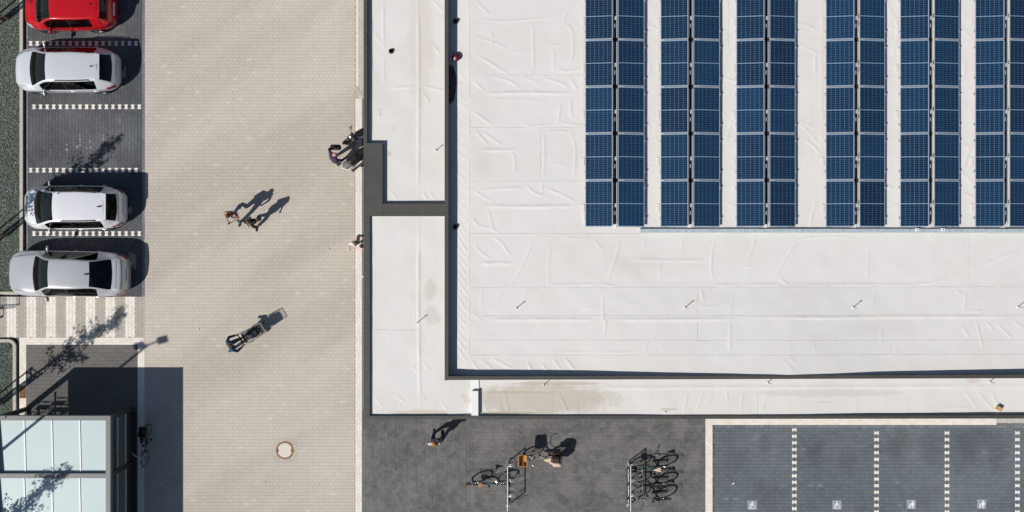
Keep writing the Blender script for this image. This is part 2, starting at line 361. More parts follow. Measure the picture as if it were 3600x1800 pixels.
# ---- cart bay and plaza slabs
rc = rect(92, 484, 1212, 1870); o_cb = bed('cart_bay_pavement', rc, M_JOINTM)
pave(o_cb, rc, 'R', False, M_SLAB2, t_slab, P(92, 1219), L=28 / 85, p=14 / 85, name='slab', prio=P(200, 1320))
rc = rect(1272, 1640, 1440, 1870); o_pz = bed('plaza', rect(1272, 2480, 1440, 1870), M_JOINTM)
pave(o_pz, rc, 'R', True, M_SLAB, t_slab, P(1280, 1500), L=26 / 85, p=13 / 85, name='slab', limit=120, prio=P(1500, 1600), gp=.0016)
pave(o_pz, rect(1640, 2480, 1440, 1870), 'R', False, M_SLAB, t_slab, P(1640, 1500), L=26 / 85, p=13 / 85, name='slab', limit=180, prio=P(1900, 1600), gp=.0016)
# ---- bays on the right
rc = rect(2513, 3720, 1506, 1870); o_bayr = bed('parking_bay_pavement', rect(2505, 3720, 1494, 1870), M_JOINTD)
def cls_r(i, j, cx, cy):
    px = 1800 + cx * 85; py = 900 - cy * 85
    for xx, st in ((2792.7, 0), (3080.8, 1), (3327.5, 1), (3573.5, 1)):
        if abs(px - xx) < 5 and (j - st) % 2 == 0 and py > 1508: return (M_WHITE, t_rand, 'marking_paver')
    return None
SYM = [(2644.5, 1775.5, 'w'), (2942.5, 1775, 'w'), (3204, 1773, 'm'), (3451.5, 1772, 'm')]
def in_sym(x, y):
    return any(abs(x - P(a, b_)[0]) < .12 and abs(y - P(a, b_)[1]) < .12 for a, b_, k in SYM)
pave(o_bayr, rc, 'H', False, M_BLUE, t_blue, P(2792.7, 1510.7), classes=cls_r, prio=P(2950, 1640), gp=0.0042, skip=in_sym)
pave(o_bayr, rect(2513, 3720, 1494.3, 1505.6), 'R', False, M_BLUE, lambda x, y: .85 + U(-.3, .3), P(2510, 1500), L=17 / 85, p=11.3 / 85, name='edging_paver', limit=90, z=.002)
pave(o_bayr, rect(2505.3, 2512.6, 1494.3, 1870), 'R', True, M_DARK, t_rand, P(2509, 1500), L=17 / 85, p=7.3 / 85, name='edging_paver', limit=0, z=.002)
# pictogram plates
M_PLATE = mat('pictogram_slab', (0.30, 0.325, 0.36), 0.8, var=.12, vscale=14); M_SYM = mat('white_pictogram', (0.78, 0.79, 0.80), 0.7, var=.06, vscale=30)
def disc(b, x, y, r, z, n=16): b.sheet([(x + r * math.cos(2 * math.pi * k / n), y + r * math.sin(2 * math.pi * k / n)) for k in range(n)], z)
def stroke(b, pts, w, z):
    for (xa, ya), (xb, yb) in zip(pts[:-1], pts[1:]):
        dx, dy = xb - xa, yb - ya; l = math.hypot(dx, dy) or 1; nx, ny = -dy / l * w / 2, dx / l * w / 2
        b.sheet([(xa + nx, ya + ny), (xb + nx, yb + ny), (xb - nx, yb - ny), (xa - nx, ya - ny)], z)
for n_, (a, b_, k) in enumerate(SYM):
    x, y = P(a, b_); root = empty('pictogram_slab', (x, y, 0))
    what = ['leftmost wheelchair', 'second wheelchair from the left, right of the first marker column', 'mother and child, left one', 'mother and child, rightmost one'][n_]
    tag(root, 'pale grey paving slab with white pictogram: ' + what, 'pictogram slab', 'bay pictograms')
    q = MB(); q.box(-.19, .19, -.19, .19, -.05, .0045, bev=.004); q.build('slab', M_PLATE, root)
    q = MB(); z = .009
    if k == 'w':
        disc(q, 0, .135, .026, z); q.sheet([(-.03, .10), (.03, .10), (.035, -.03), (-.03, -.03)], z + .0003)
        stroke(q, [(-.02, .05), (-.10, .02)], .03, z + .0006); stroke(q, [(.0, -.02), (-.085, -.02), (-.095, -.15)], .04, z + .0009); stroke(q, [(-.11, -.145), (-.06, -.145)], .03, z + .0012)
        stroke(q, [(.03 + .085 * math.cos(t), -.07 + .085 * math.sin(t)) for t in [R(g_) for g_ in range(80, -181, -20)]], .022, z + .0015)
    else:
        disc(q, .05, .135, .026, z); q.sheet([(.02, .105), (.08, .105), (.125, -.045), (-.02, -.045)], z + .0003)
        stroke(q, [(.03, -.04), (.03, -.16)], .028, z + .0006); stroke(q, [(.07, -.04), (.07, -.16)], .028, z + .0006)
        stroke(q, [(.03, .09), (-.03, -.02)], .022, z + .0009); stroke(q, [(.08, .09), (.125, .0)], .022, z + .0009)
        disc(q, -.07, .0, .028, z); q.sheet([(-.095, -.03), (-.045, -.03), (-.03, -.11), (-.11, -.11)], z + .0003)
        stroke(q, [(-.085, -.10), (-.085, -.165)], .02, z + .0006); stroke(q, [(-.055, -.10), (-.055, -.165)], .02, z + .0006)
    q.build('pictogram', M_SYM, root)
# ---- manhole with concrete lid and rusty ring
M_RUST = mat('rusty_iron', (0.36, 0.17, 0.07), 0.85, col2=(0.17, 0.08, 0.04), vscale=16, bump=.4); M_LID = mat('pale_concrete_lid', (0.66, 0.62, 0.55), 0.9, var=.06, vscale=8)
root = empty('manhole_cover', (mhx, mhy, 0)); tag(root, 'round manhole cover with rusty ring and pale concrete infill in the tan driveway', 'manhole')
fr = MB(); 
edges = [-.48, -.235, 0.0, .24, .48]
for i in range(4):
    for j in range(4):
        b = MB()
        if i in (1, 2) and j in (1, 2): continue
        b.box(edges[i] + .004, edges[i + 1] - .004, edges[j] + .004, edges[j + 1] - .004, -.05, .0045 + .0005 * ((i + j) % 3)); b.build('surround_slab', mat('surround_%d%d' % (i, j), tuple(f_ * c for f_ in [U(.94, 1.08)] for c in (.47, .43, .375)), .9, var=.08, vscale=12), root)
b = MB(); b.box(-.232, .235, -.235, .236, -.05, -.0005); b.build('surround_bed', M_KERB, root)
b = MB(); b.lathe([(.318, .012), (.368, .012), (.376, -.01), (.376, -.04), (.318, -.04)], 48, closed=True); b.build('iron_ring', M_RUST, root, smooth=30)
pts = []
for k in range(64):
    a = 2 * math.pi * k / 64; r_ = .300
    d = min(abs(math.atan2(math.sin(a - c), math.cos(a - c))) for c in (0, math.pi)); r_ -= .055 * math.exp(-(d / .24) ** 2); pts.append((r_ * math.cos(a), r_ * math.sin(a)))
b = MB(); b.prism([(.324 * math.cos(2 * math.pi * k / 40), .324 * math.sin(2 * math.pi * k / 40)) for k in range(40)], -.05, .0085); b.build('iron_lid', M_RUST, root)
b = MB(); b.prism(pts, -.03, .0135); b.build('lid_infill', M_LID, root)
for sx in (-1, 1):
    b = MB(); b.lathe([(.012, .0), (.026, .0), (.026, .016), (.012, .016)], 14, Matrix.Translation((sx * .275, .0, 0)), closed=True); b.build('key_hole', mat('dark_hole', (.02, .02, .02), .9) if sx < 0 else bpy.data.materials['dark_hole'], root)
# ---- gully grate
x, y = P(80, 1378); root = empty('gully_grate', (x, y, 0)); tag(root, 'rusty rectangular drain grate in the cream band beside the planting bed kerb', 'drain grate')
b = MB(); b.box(-.13, .13, -.26, -.235, -.03, .008); b.box(-.13, .13, .235, .26, -.03, .008); b.box(-.13, -.105, -.235, .235, -.03, .008); b.box(.105, .13, -.235, .235, -.03, .008); b.box(-.012, .012, -.235, .235, -.03, .007); b.build('frame', M_RUST, root)
b = MB(); b.box(-.105, .105, -.235, .235, -.05, -.012 + .0145); b.build('pit', bpy.data.materials['dark_hole'], root)
for k in range(8):
    for sx in (-.0585, .0585): b = MB(); b.box(sx - .046, sx + .046, -.225 + k * .058, -.195 + k * .058, .003, .0065); b.build('bar', M_RUST, root)
# ---- planting beds: kerbs and gravel
M_SOIL = mat('bed_soil', (0.10, 0.115, 0.10), 0.95, var=.4, vscale=20)
KZ = 0.11
def kerb_run(root, pts, w, piece=0.95, off=0.0):
    """kerb stones along a polyline (outer edge), w wide to its left"""
    for (a, b_) in zip(pts[:-1], pts[1:]):
        a = Vector(a); b_ = Vector(b_); L = (b_ - a).length; t = (b_ - a).normalized(); nn = Vector((-t.y, t.x)); n = max(1, round(L / piece))
        for k in range(n):
            p0 = a + t * (L * k / n + .003); p1 = a + t * (L * (k + 1) / n - .003)
            q = MB(); q.prism([tuple(p0), tuple(p1), tuple(p1 + nn * w), tuple(p0 + nn * w)], -.06, KZ + U(-.002, .002)); q.build('kerb_stone', M_KERB, root)
def kerb_arc(root, cx, cy, r0, r1, a0, a1, n=2):
    for k in range(n):
        s0 = a0 + (a1 - a0) * k / n + .3; s1 = a0 + (a1 - a0) * (k + 1) / n - .3
        q = MB(); q.prism(arc(cx, cy, r1, s0, s1, 6) + list(reversed(arc(cx, cy, r0, s0, s1, 6))), -.06, KZ); q.build('kerb_stone', M_KERB, root)
kerb1 = empty('kerb', (0, 0, 0)); tag(kerb1, kind='structure')
xo, xi = PX(84), PX(73); rr = .26; yb_, yt_ = PY(1036), PY(-70)
kerb_run(kerb1, [(xo, yb_ + rr), (xo, yt_)], xo - xi)
kerb_arc(kerb1, xo - rr, yb_ + rr, rr - (xo - xi), rr, 0, -90)
kerb_run(kerb1, [(PX(-130), yb_), (xo - rr, yb_)], xo - xi)
kerb2 = empty('kerb', (0, 0, 0)); tag(kerb2, kind='structure')
xo2, xi2 = PX(60), PX(49); yt2 = PY(1192); r2 = .32
kerb_run(kerb2, [(xo2, PY(1500)), (xo2, yt2 - r2)], xo2 - xi2)
kerb_arc(kerb2, xo2 - r2, yt2 - r2, r2 - (xo2 - xi2), r2, 0, 90)
kerb_run(kerb2, [(xo2 - r2, yt2), (PX(-130), yt2)], xo2 - xi2)
# strips beside the lower kerb, coloured dark to stand for its cast shadow
b = MB(); b.box(xo2, PX(68), PY(1500), PY(1192), -.06, -.006); tag(b.build('ground_strip', mat('kerb_shadow_dark', (.12, .115, .11), .9, var=.2)), kind='structure')
b = MB(); b.box(PX(-130), PX(68), PY(1192), PY(1187), -.06, -.007); tag(b.build('ground_strip', bpy.data.materials['kerb_shadow_dark']), kind='structure')
N = NT('mixed_gravel'); N.b.inputs['Roughness'].default_value = .9
ge = N.n('ShaderNodeNewGeometry'); cr = N.n('ShaderNodeValToRGB'); N.l(ge.outputs['Random Per Island'], cr.inputs['Fac'])
cr.color_ramp.interpolation = 'CONSTANT'; E = cr.color_ramp.elements
E[0].position = 0; E[0].color = (.085, .11, .09, 1); E[1].position = .2; E[1].color = (.15, .18, .15, 1)
for p_, c_ in ((.42, (.095, .145, .09)), (.58, (.18, .205, .185)), (.75, (.13, .165, .12)), (.86, (.22, .245, .22)), (.96, (.36, .37, .34))):
    e = E.new(p_); e.color = rgb(c_)
N.l(cr.outputs[0], N.b.inputs['Base Color']); M_GRAV = N.m
octa_f = np.array([(0, 2, 4), (2, 1, 4), (1, 3, 4), (3, 0, 4), (2, 0, 5), (1, 2, 5), (3, 1, 5), (0, 3, 5)])
def gravel(name, rcs, dens, z=.045, inside=None):
    allv = []; 
    for rc in rcs:
        n = int((rc[1] - rc[0]) * (rc[3] - rc[2]) * dens); c = np.stack([np.random.uniform(rc[0], rc[1], n), np.random.uniform(rc[2], rc[3], n), z + np.random.uniform(-.012, .02, n)], 1)
        if inside is not None: c = c[np.array([inside(a, b_) for a, b_ in c[:, :2]])]
        n = len(c); s = np.random.uniform(.014, .034, (n, 1)) * np.random.uniform(.6, 1.3, (n, 3)); s[:, 2] *= .7
        th = np.random.uniform(0, 6.28, n); base = np.array([(1, 0, 0), (-1, 0, 0), (0, 1, 0), (0, -1, 0), (0, 0, 1), (0, 0, -1)], float)
        v = base[None] * s[:, None, :] + np.random.uniform(-.3, .3, (n, 6, 3)) * s[:, None, :]
        x = v[:, :, 0] * np.cos(th)[:, None] - v[:, :, 1] * np.sin(th)[:, None]; y = v[:, :, 0] * np.sin(th)[:, None] + v[:, :, 1] * np.cos(th)[:, None]
        v[:, :, 0] = x; v[:, :, 1] = y; allv.append(v + c[:, None, :])
    v = np.concatenate(allv); n = len(v); f = (octa_f[None] + (np.arange(n) * 6)[:, None, None]).reshape(-1, 3)
    me = bpy.data.meshes.new(name); me.from_pydata(v.reshape(-1, 3).tolist(), [], f.tolist()); me.materials.append(M_GRAV)
    o = link(bpy.data.objects.new(name, me)); return o
def in_b1(x, y): 
    if x > xo - rr and y < yb_ + rr: return math.hypot(x - (xo - rr), y - (yb_ + rr)) < rr - (xo - xi) - .01
    return x < xi - .01 and y > yb_ + .14
def in_b2(x, y):
    if x > xo2 - r2 and y > yt2 - r2: return math.hypot(x - (xo2 - r2), y - (yt2 - r2)) < r2 - (xo2 - xi2) - .01
    return x < xi2 - .01 and y < yt2 - .14
b = MB(); b.box(PX(-130), xi, yb_ + .13, yt_, -.06, .035); tag(b.build('planting_bed_soil', M_SOIL), kind='structure')
b = MB(); b.box(PX(-130), xi2 - .002, PY(1500), yt2 - r2, -.06, .035); b.box(PX(-130), xo2 - r2, yt2 - r2 + .001, yt2 - .135, -.06, .035); tag(b.build('planting_bed_soil', M_SOIL), kind='structure')
g1 = gravel('gravel', [(PX(-60), xi, yb_, yt_)], 900, inside=in_b1); tag(g1, 'grey green gravel filling the upper planting bed by the parked cars', 'gravel', kind='stuff')
g2 = gravel('gravel', [(PX(-60), xi2, PY(1500), yt2)], 900, inside=in_b2); tag(g2, 'grey green gravel filling the lower planting bed beside the cart shelter', 'gravel', kind='stuff')
# ---- kerb with rounded end beside the store front, top
kerb3 = empty('kerb', (0, 0, 0)); tag(kerb3, kind='structure')
rc = rect(1261, 1330, -70, 347); o = bed('front_walk', rc, M_JOINT); pave(o, rc, 'H', True, M_TAN, lambda x, y: .6 + U(-.2, .2), P(1267, 200), limit=60, prio=P(1268, 150))
rc = rect(1250, 1272, 303, 347); 
b = MB(); b.box(PX(1250), PX(1252), PY(347), PY(-70), -.06, -.002); tag(b.build('ground_strip', mat('pinkish_joint', (.50, .36, .28), .9, var=.2)), kind='structure')
KZ = .009
for k in range(4):
    q = MB(); q.box(PX(1252.2), PX(1261), PY(303) + k * 1.09 + .003, PY(303) + (k + 1) * 1.09 - .003, -.06, .008); q.build('kerb_stone', mat('white_kerb_%d' % k, tuple(f_ * c for f_ in [U(.95, 1.03)] for c in (.72, .68, .62)), .9, var=.05), kerb3)
kerb_arc(kerb3, PX(1296), PY(303), (1296 - 1262) / 85, (1296 - 1252.2) / 85, 180, 262, 3)
rc = rect(1250, 1300, 303, 347)
q = MB(); q.prism([P(1252, 303)] + [(p[0], p[1]) for p in arc(PX(1296), PY(303), 44 / 85, 180, 262, 8)] + [P(1290, 346.5), P(1250.2, 346.5), P(1250.2, 303)], -.06, -.003); tag(q.build('ground_strip', M_KERB), kind='structure')
# litter
b = MB(); b.box(-.05, .05, -.022, .022, .003, .012, Matrix.Rotation(R(25), 4, 'Z')); o = b.build('paper_scrap', mat('white_paper', (.8, .8, .8), .8)); o.location = (*P(2577.5, 1700), 0); tag(o, 'small white scrap of paper lying in the first disabled bay', 'litter')
# ------------------------------------------------------------------ store building
ZL, ZM = 3.90, 5.25                     # parapet tops: low front part, main part
M_PAR = mat('olive_grey_coping', (0.062, 0.061, 0.054), 0.55, var=.14, vscale=1.7, bump=.05, bscale=200)
M_WALL = mat('dark_clinker_wall', (0.10, 0.095, 0.09), 0.85, var=.3, vscale=12)
def membrane(name, base, dirt, stains=None, damt=.35):
    N = NT(name); b = N.b; b.inputs['Roughness'].default_value = .7; b.inputs['Specular IOR Level'].default_value = .25
    ge = N.n('ShaderNodeNewGeometry')
    n1 = N.n('ShaderNodeTexNoise', Scale=.55, Detail=7.0, Roughness=.62); N.l(ge.outputs['Position'], n1.inputs['Vector'])
    mr = N.n('ShaderNodeMapRange'); mr.inputs[1].default_value = .42; mr.inputs[2].default_value = .75; mr.inputs[4].default_value = damt; N.l(n1.outputs['Fac'], mr.inputs[0])
    mx = N.n('ShaderNodeMix', data_type='RGBA'); mx.inputs[6].default_value = rgb(base); mx.inputs[7].default_value = rgb(dirt); N.l(mr.outputs[0], mx.inputs[0]); out = mx.outputs[2]
    n3 = N.n('ShaderNodeTexNoise', Scale=55.0, Detail=3.0); N.l(ge.outputs['Position'], n3.inputs['Vector'])
    m3 = N.n('ShaderNodeMapRange'); m3.inputs[1].default_value = .3; m3.inputs[2].default_value = .7; m3.inputs[3].default_value = .95; m3.inputs[4].default_value = 1.04; N.l(n3.outputs['Fac'], m3.inputs[0])
    ml = N.n('ShaderNodeMix', data_type='RGBA', blend_type='MULTIPLY'); ml.inputs[0].default_value = 1.0; N.l(out, ml.inputs[6]); N.l(m3.outputs[0], ml.inputs[7]); out = ml.outputs[2]
    out = add_stains(N, ge, out, stains or [])
    N.l(out, b.inputs['Base Color'])
    bp = N.n('ShaderNodeBump', Strength=.12, Distance=.004); N.l(n3.outputs['Fac'], bp.inputs['Height']); N.l(bp.outputs['Normal'], b.inputs['Normal'])
    return N.m
M_MEM = membrane('roof_membrane', (.695, .682, .66), (.635, .612, .58), [(*P(2053, 250, 4.88), .045, 3.2, (.66, .50, .45), -.5, 3.0), (*P(2893, 250, 4.88), .06, 4.6, (.66, .50, .45), -.55, 2.5), (*P(2316, 300, 4.88), .03, 4.0, (.66, .52, .48), -.4, 3), (*P(1700, 560, 4.88), .5, .8, (.61, .585, .555), -.5, 1.2), (*P(2250, 930, 4.88), 1.2, .5, (.62, .60, .575), -.5, 1.0), (*P(3100, 1150, 4.88), 1.6, .4, (.62, .60, .575), -.5, 1.2)], damt=.5)
zl0 = 3.7
def LP(px, py): return P(px, py, zl0)
M_MEMF = membrane('front_roof_membrane', (.70, .69, .67), (.63, .59, .545),
    [(*LP(1515, 1020), .25, .42, (.53, .49, .445), .55, 2.6), (*LP(1520, 1110), .33, .40, (.56, .53, .495), .55, 2.4), (*LP(1500, 1450), 1.4, .12, (.56, .48, .36), .6, 3), (*LP(1480, 150), .5, 2.6, (.60, .55, .50), .5, 1.2), (*LP(1367, 540), .10, .12, (.53, .48, .37), .7, 4)], damt=.5)
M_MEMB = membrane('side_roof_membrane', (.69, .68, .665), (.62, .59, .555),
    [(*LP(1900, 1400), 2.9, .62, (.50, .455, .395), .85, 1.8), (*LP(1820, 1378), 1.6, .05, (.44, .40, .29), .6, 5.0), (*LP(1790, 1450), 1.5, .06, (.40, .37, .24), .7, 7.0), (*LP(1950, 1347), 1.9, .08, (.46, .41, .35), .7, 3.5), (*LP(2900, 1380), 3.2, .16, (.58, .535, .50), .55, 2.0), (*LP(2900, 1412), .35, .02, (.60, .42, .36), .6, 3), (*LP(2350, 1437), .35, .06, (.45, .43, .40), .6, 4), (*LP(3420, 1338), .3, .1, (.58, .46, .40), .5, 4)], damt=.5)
store = empty('store_building', (0, 0, 0)); tag(store, 'flat roofed store with dark coping and pale wrinkled roof membrane', 'building')

# ---- wrinkles as raised folds, traced where the membrane shows them
def T(u0, v0, s, ls, z, h=.013, w=.040):
    return [([P(u0 + a / s, v0 + b_ / s, z) for a, b_ in l], h, w) for l in ls]
zr = 4.88; WR = []
WR += T(1600, 0, 1.61, [[(110,115),(250,120),(350,118),(480,105),(610,78)],[(610,120),(640,60),(700,0)],[(120,10),(200,90)],[(600,135),(650,155),(665,220),(665,300),(650,370)],[(105,210),(200,235),(295,275)],[(110,310),(180,345),(250,390),(310,422)],[(440,130),(445,420)],[(560,290),(555,400)],[(580,395),(640,405),(735,385)],[(210,435),(300,455),(365,500)],[(100,455),(165,515)],[(500,440),(580,465),(650,495)],[(650,440),(690,510)],[(380,440),(450,460),(465,495)],[(655,560),(655,640),(670,675)],[(600,580),(575,720)],[(590,695),(735,715)],[(380,690),(430,715),(550,705)],[(100,630),(220,715)],[(115,740),(185,820)],[(150,745),(270,825)],[(310,870),(335,890),(335,990)],[(500,740),(505,900),(495,1020)],[(520,745),(640,745)],[(650,735),(680,850),(670,1015)],[(95,1075),(225,1150)],[(120,1080),(250,1070),(400,1062)],[(400,1045),(440,1085),(510,1115)],[(485,1020),(495,1090)],[(500,1065),(590,1095),(685,1145)],[(190,1200),(210,1288)],[(95,1235),(140,1288)],[(725,1185),(735,1280)]], zr)
WR += T(1600, 0, 1.61, [[(285,300),(420,285)],[(200,560),(350,565),(500,572)],[(530,930),(650,935)],[(540,260),(610,250)],[(205,160),(210,290)]], zr, .008)
WR += T(1600, 0, 1.61, [[(150,530),(400,525),(690,530)],[(130,850),(345,850)],[(145,1165),(400,1170),(720,1165)]], zr, .022, .05)
WR += T(1600, 780, 2.477, [[(330,130),(400,180),(450,250),(490,305)],[(170,190),(220,265),(310,325)],[(705,120),(640,260),(570,400),(490,550),(400,610),(330,760)],[(1205,155),(1290,255)],[(1440,150),(1390,330),(1330,500)],[(1470,325),(1800,335),(2230,335)],[(2280,120),(2240,250),(2230,400),(2255,540)],[(820,555),(1000,550),(1230,540)],[(1250,540),(1400,560)],[(2250,555),(2477,550)],[(1290,600),(1285,840),(1310,870),(1290,1030)],[(160,800),(230,860)],[(2140,590),(2160,700)],[(200,30),(340,70),(370,100)],[(310,0),(330,60),(380,100)],[(2390,850),(2380,1150)]], zr)
WR += T(1600, 780, 2.477, [[(830,180),(810,400),(820,600)],[(940,130),(1080,150),(1220,140)],[(1980,150),(1975,250)],[(1780,340),(1785,540)],[(2090,715),(2180,740),(2310,735)],[(2420,620),(2380,820)],[(1680,1020),(1640,1150)],[(850,1135),(1620,1135)],[(1640,160),(1650,260)],[(230,580),(225,780)],[(640,580),(560,730)],[(1100,770),(1230,735)],[(1340,800),(1580,690)]], zr, .008)
WR += T(1600, 780, 2.477, [[(215,362),(520,360)],[(230,850),(700,850),(1270,850)],[(1310,850),(1800,850),(2477,845)]], zr, .022, .05)
WR += T(2600, 780, 2.477, [[(0,555),(280,545),(350,555)],[(330,480),(430,555)],[(290,520),(330,440),(420,290),(500,170),(650,135),(900,130),(1060,160)],[(430,550),(700,550),(1030,545),(1400,550),(1560,545),(1700,520),(1960,455)],[(1990,430),(2200,340),(2477,230)],[(140,120),(110,230),(60,350)],[(1970,610),(1950,770)],[(1930,780),(2120,775)],[(2050,850),(2080,980),(2110,1110)],[(1930,900),(1990,1010)],[(2140,870),(2210,950)],[(2230,880),(2310,960),(2380,1020)],[(2380,870),(2477,930)]], zr, .012)
WR += T(2600, 780, 2.477, [[(0,405),(120,385)],[(1120,200),(1110,540)],[(1220,950),(1230,1030)],[(640,1070),(640,1150)],[(1345,1095),(1360,1140)],[(410,1170),(490,1250)],[(360,1190),(440,1288)],[(1880,600),(1950,640)],[(1180,640),(1130,740)]], zr, .008)
WR += T(2600, 780, 2.477, [[(0,832),(900,832),(1300,825),(2000,825),(2477,828)]], zr, .02, .05)
for v in range(-20, 1100, 74):
    WR += T(1600, 780, 2.477, [[(22, v + U(-15, 15)), (60, v + 70), (112, v + 130 + U(-20, 30))]], zr, U(.006, .016))
for v in range(-500, 760, 88):
    WR += T(1600, 780, 2.477, [[(22, v - 800 + U(-15, 15)), (112, v - 730 + U(-20, 30))]], zr, U(.003, .009))
WR += T(1600, 780, 2.477, [[(130,1190),(210,1300)],[(210,1185),(340,1300)],[(310,1180),(460,1260),(540,1300)],[(630,1220),(670,1300)],[(760,1235),(800,1300)],[(850,1190),(930,1300)],[(950,1180),(1050,1300)]], zr, .015)
for k in range(46):                       # folds between the panel rows
    cx = random.choice([2296, 2556, 2850, 3136, 3396]) + U(-24, 24); cy = U(-40, 790); a = random.choice([0, 90, 90, 30, 140]) + U(-20, 20); l = U(20, 70)
    WR += [([P(cx - l * math.cos(R(a)), cy - l * math.sin(R(a)), zr), P(cx + U(-6, 6), cy + U(-6, 6), zr), P(cx + l * math.cos(R(a)), cy + l * math.sin(R(a)), zr)], U(.006, .014), .04)]
def grid_sheet(name, rc, res, zf, wr, m, parent):
    nx = int((rc[1] - rc[0]) / res) + 1; ny = int((rc[3] - rc[2]) / res) + 1
    xs = np.linspace(rc[0], rc[1], nx); ys = np.linspace(rc[2], rc[3], ny); X, Y = np.meshgrid(xs, ys, indexing='ij')
    Z = zf(X, Y); Hh = np.zeros_like(Z)
    for pts, h, w in wr:
        pts = [np.array(p) for p in pts]
        # smooth polyline
        q = [pts[0]]
        for i in range(len(pts) - 1):
            p0 = pts[max(i - 1, 0)]; p1 = pts[i]; p2 = pts[i + 1]; p3 = pts[min(i + 2, len(pts) - 1)]
            for t in (.25, .5, .75, 1.0):
                q.append(.5 * ((2 * p1) + (-p0 + p2) * t + (2 * p0 - 5 * p1 + 4 * p2 - p3) * t * t + (-p0 + 3 * p1 - 3 * p2 + p3) * t ** 3))
        q = np.array(q); pad = w * 3
        i0, i1 = np.searchsorted(xs, [q[:, 0].min() - pad, q[:, 0].max() + pad]); j0, j1 = np.searchsorted(ys, [q[:, 1].min() - pad, q[:, 1].max() + pad])
        if i1 <= i0 or j1 <= j0: continue
        x = X[i0:i1, j0:j1]; y = Y[i0:i1, j0:j1]; best = np.full(x.shape, 1e9); sp = np.zeros(x.shape); cum = np.concatenate([[0], np.cumsum(np.linalg.norm(np.diff(q, axis=0), axis=1))])
        for k in range(len(q) - 1):
            d = q[k + 1] - q[k]; l2 = d @ d + 1e-12; t = np.clip(((x - q[k, 0]) * d[0] + (y - q[k, 1]) * d[1]) / l2, 0, 1)
            dd = np.hypot(x - q[k, 0] - t * d[0], y - q[k, 1] - t * d[1]); mk = dd < best; best[mk] = dd[mk]; sp[mk] = (cum[k] + t * math.sqrt(l2))[mk]
        jit = .75 + .25 * np.sin(sp * U(4, 9) + U(0, 6)) * np.sin(sp * U(2, 5) + U(0, 6)); tap = jit * np.clip(np.minimum(sp, cum[-1] - sp) / max(.06, .22 * cum[-1]), 0.12, 1)
        prof = 1.3 * h * tap * np.exp(-(best / w) ** 2); prof = np.where(best < pad, prof, 0)
        Hh[i0:i1, j0:j1] = np.maximum(Hh[i0:i1, j0:j1], prof)
    for q in range(46):                      # slack and unevenness of the laid sheet
        a = U(0, 6.28); lam = U(.22, 1.5); k = 6.2832 / lam; Z = Z + .00045 * lam ** .8 * np.sin(k * (X * math.cos(a) + Y * math.sin(a)) + U(0, 6.28))
    Z = Z + Hh
    v = np.stack([X, Y, Z], 2).reshape(-1, 3).astype(np.float32); idx = np.arange(nx * ny).reshape(nx, ny)
    f = np.stack([idx[:-1, :-1], idx[1:, :-1], idx[1:, 1:], idx[:-1, 1:]], 2).reshape(-1, 4).astype(np.int32)
    me = bpy.data.meshes.new(name); me.vertices.add(len(v)); me.vertices.foreach_set('co', v.ravel()); nf = len(f)
    me.loops.add(nf * 4); me.loops.foreach_set('vertex_index', f.ravel()); me.polygons.add(nf)
    me.polygons.foreach_set('loop_start', np.arange(0, nf * 4, 4, dtype=np.int32)); me.polygons.foreach_set('use_smooth', np.ones(nf, dtype=bool))
    me.update(calc_edges=True); me.materials.append(m); o = link(bpy.data.objects.new(name, me), parent); return o
GX = [1500, 1620, 2028, 2339, 2600, 2770, 2930, 3085, 3600, 3800]; GV = [.37, .36, .30, .17, .09, .03, .09, .18, .31, .33]
def z_main(X, Y):
    X = np.asarray(X, float); Y = np.asarray(Y, float); s = FPX / (CAM_H - 4.9); px = 1800 + X * s; py = 900 - Y * s
    gap = np.interp(px, GX, GV); edge = ZM - gap; t = np.clip((py - 990) / 330, 0, 1)
    z = 4.88 * (1 - t) + edge * t
    z = z - .055 * np.clip((1650 - px) / 74, 0, 1)
    z = z + .012 * np.sin(X * .9 + 1.3) * np.sin(Y * .7)
    return z
roof_main = grid_sheet('roof_membrane', (PX(1570, ZM), PX(3780, 4.9), PY(1332, ZM), PY(-110, 4.9)), .036, z_main, WR, M_MEM, store)
# front (left) low roof
WF = T(1240, 0, 3.22, [[(345,-60),(350,520),(385,570)],[(350,660),(350,940)],[(240,370),(340,520)],[(900,0),(1040,150)],[(430,1000),(720,980)],[(790,970),(1040,1030)],[(780,1020),(870,1170)],[(880,480),(1000,620)]], zl0, .012) + \
     T(1240, 400, 3.22, [[(480,130),(350,290)],[(410,850),(510,980)],[(790,890),(850,980)],[(860,870),(930,980)]], zl0, .012) + \
     T(1240, 1180, 3.788, [[(800,400),(880,500)],[(930,350),(1040,470)],[(1160,860),(1310,1040)],[(1440,640),(1500,980)],[(290,800),(400,940)],[(560,780),(720,900)],[(920,780),(980,880)],[(1530,640),(1560,1040)]], zl0, .010) + \
     T(1240, 800, 3.22, [[(720,900),(690,1100)],[(370,1180),(420,1230)]], zl0, .008)
WF += [([LP(1470, -60), LP(1472, 300), LP(1470, 715)], .022, .05), ([LP(1473, 762), LP(1472, 1100), LP(1478, 1459)], .022, .05)]
def z_front(X, Y):
    X = np.asarray(X, float); Y = np.asarray(Y, float)
    return np.where(Y > PY(738, 3.7), 3.69, 3.785) + .01 * np.sin(X * 1.1) * np.sin(Y * .6)
xw = PX(1566, ZM)
grid_sheet('front_roof_membrane', (PX(1280, 3.7), xw, PY(1470, 3.7), PY(-110, 3.7)), .036, z_front, WF, M_MEMF, store)
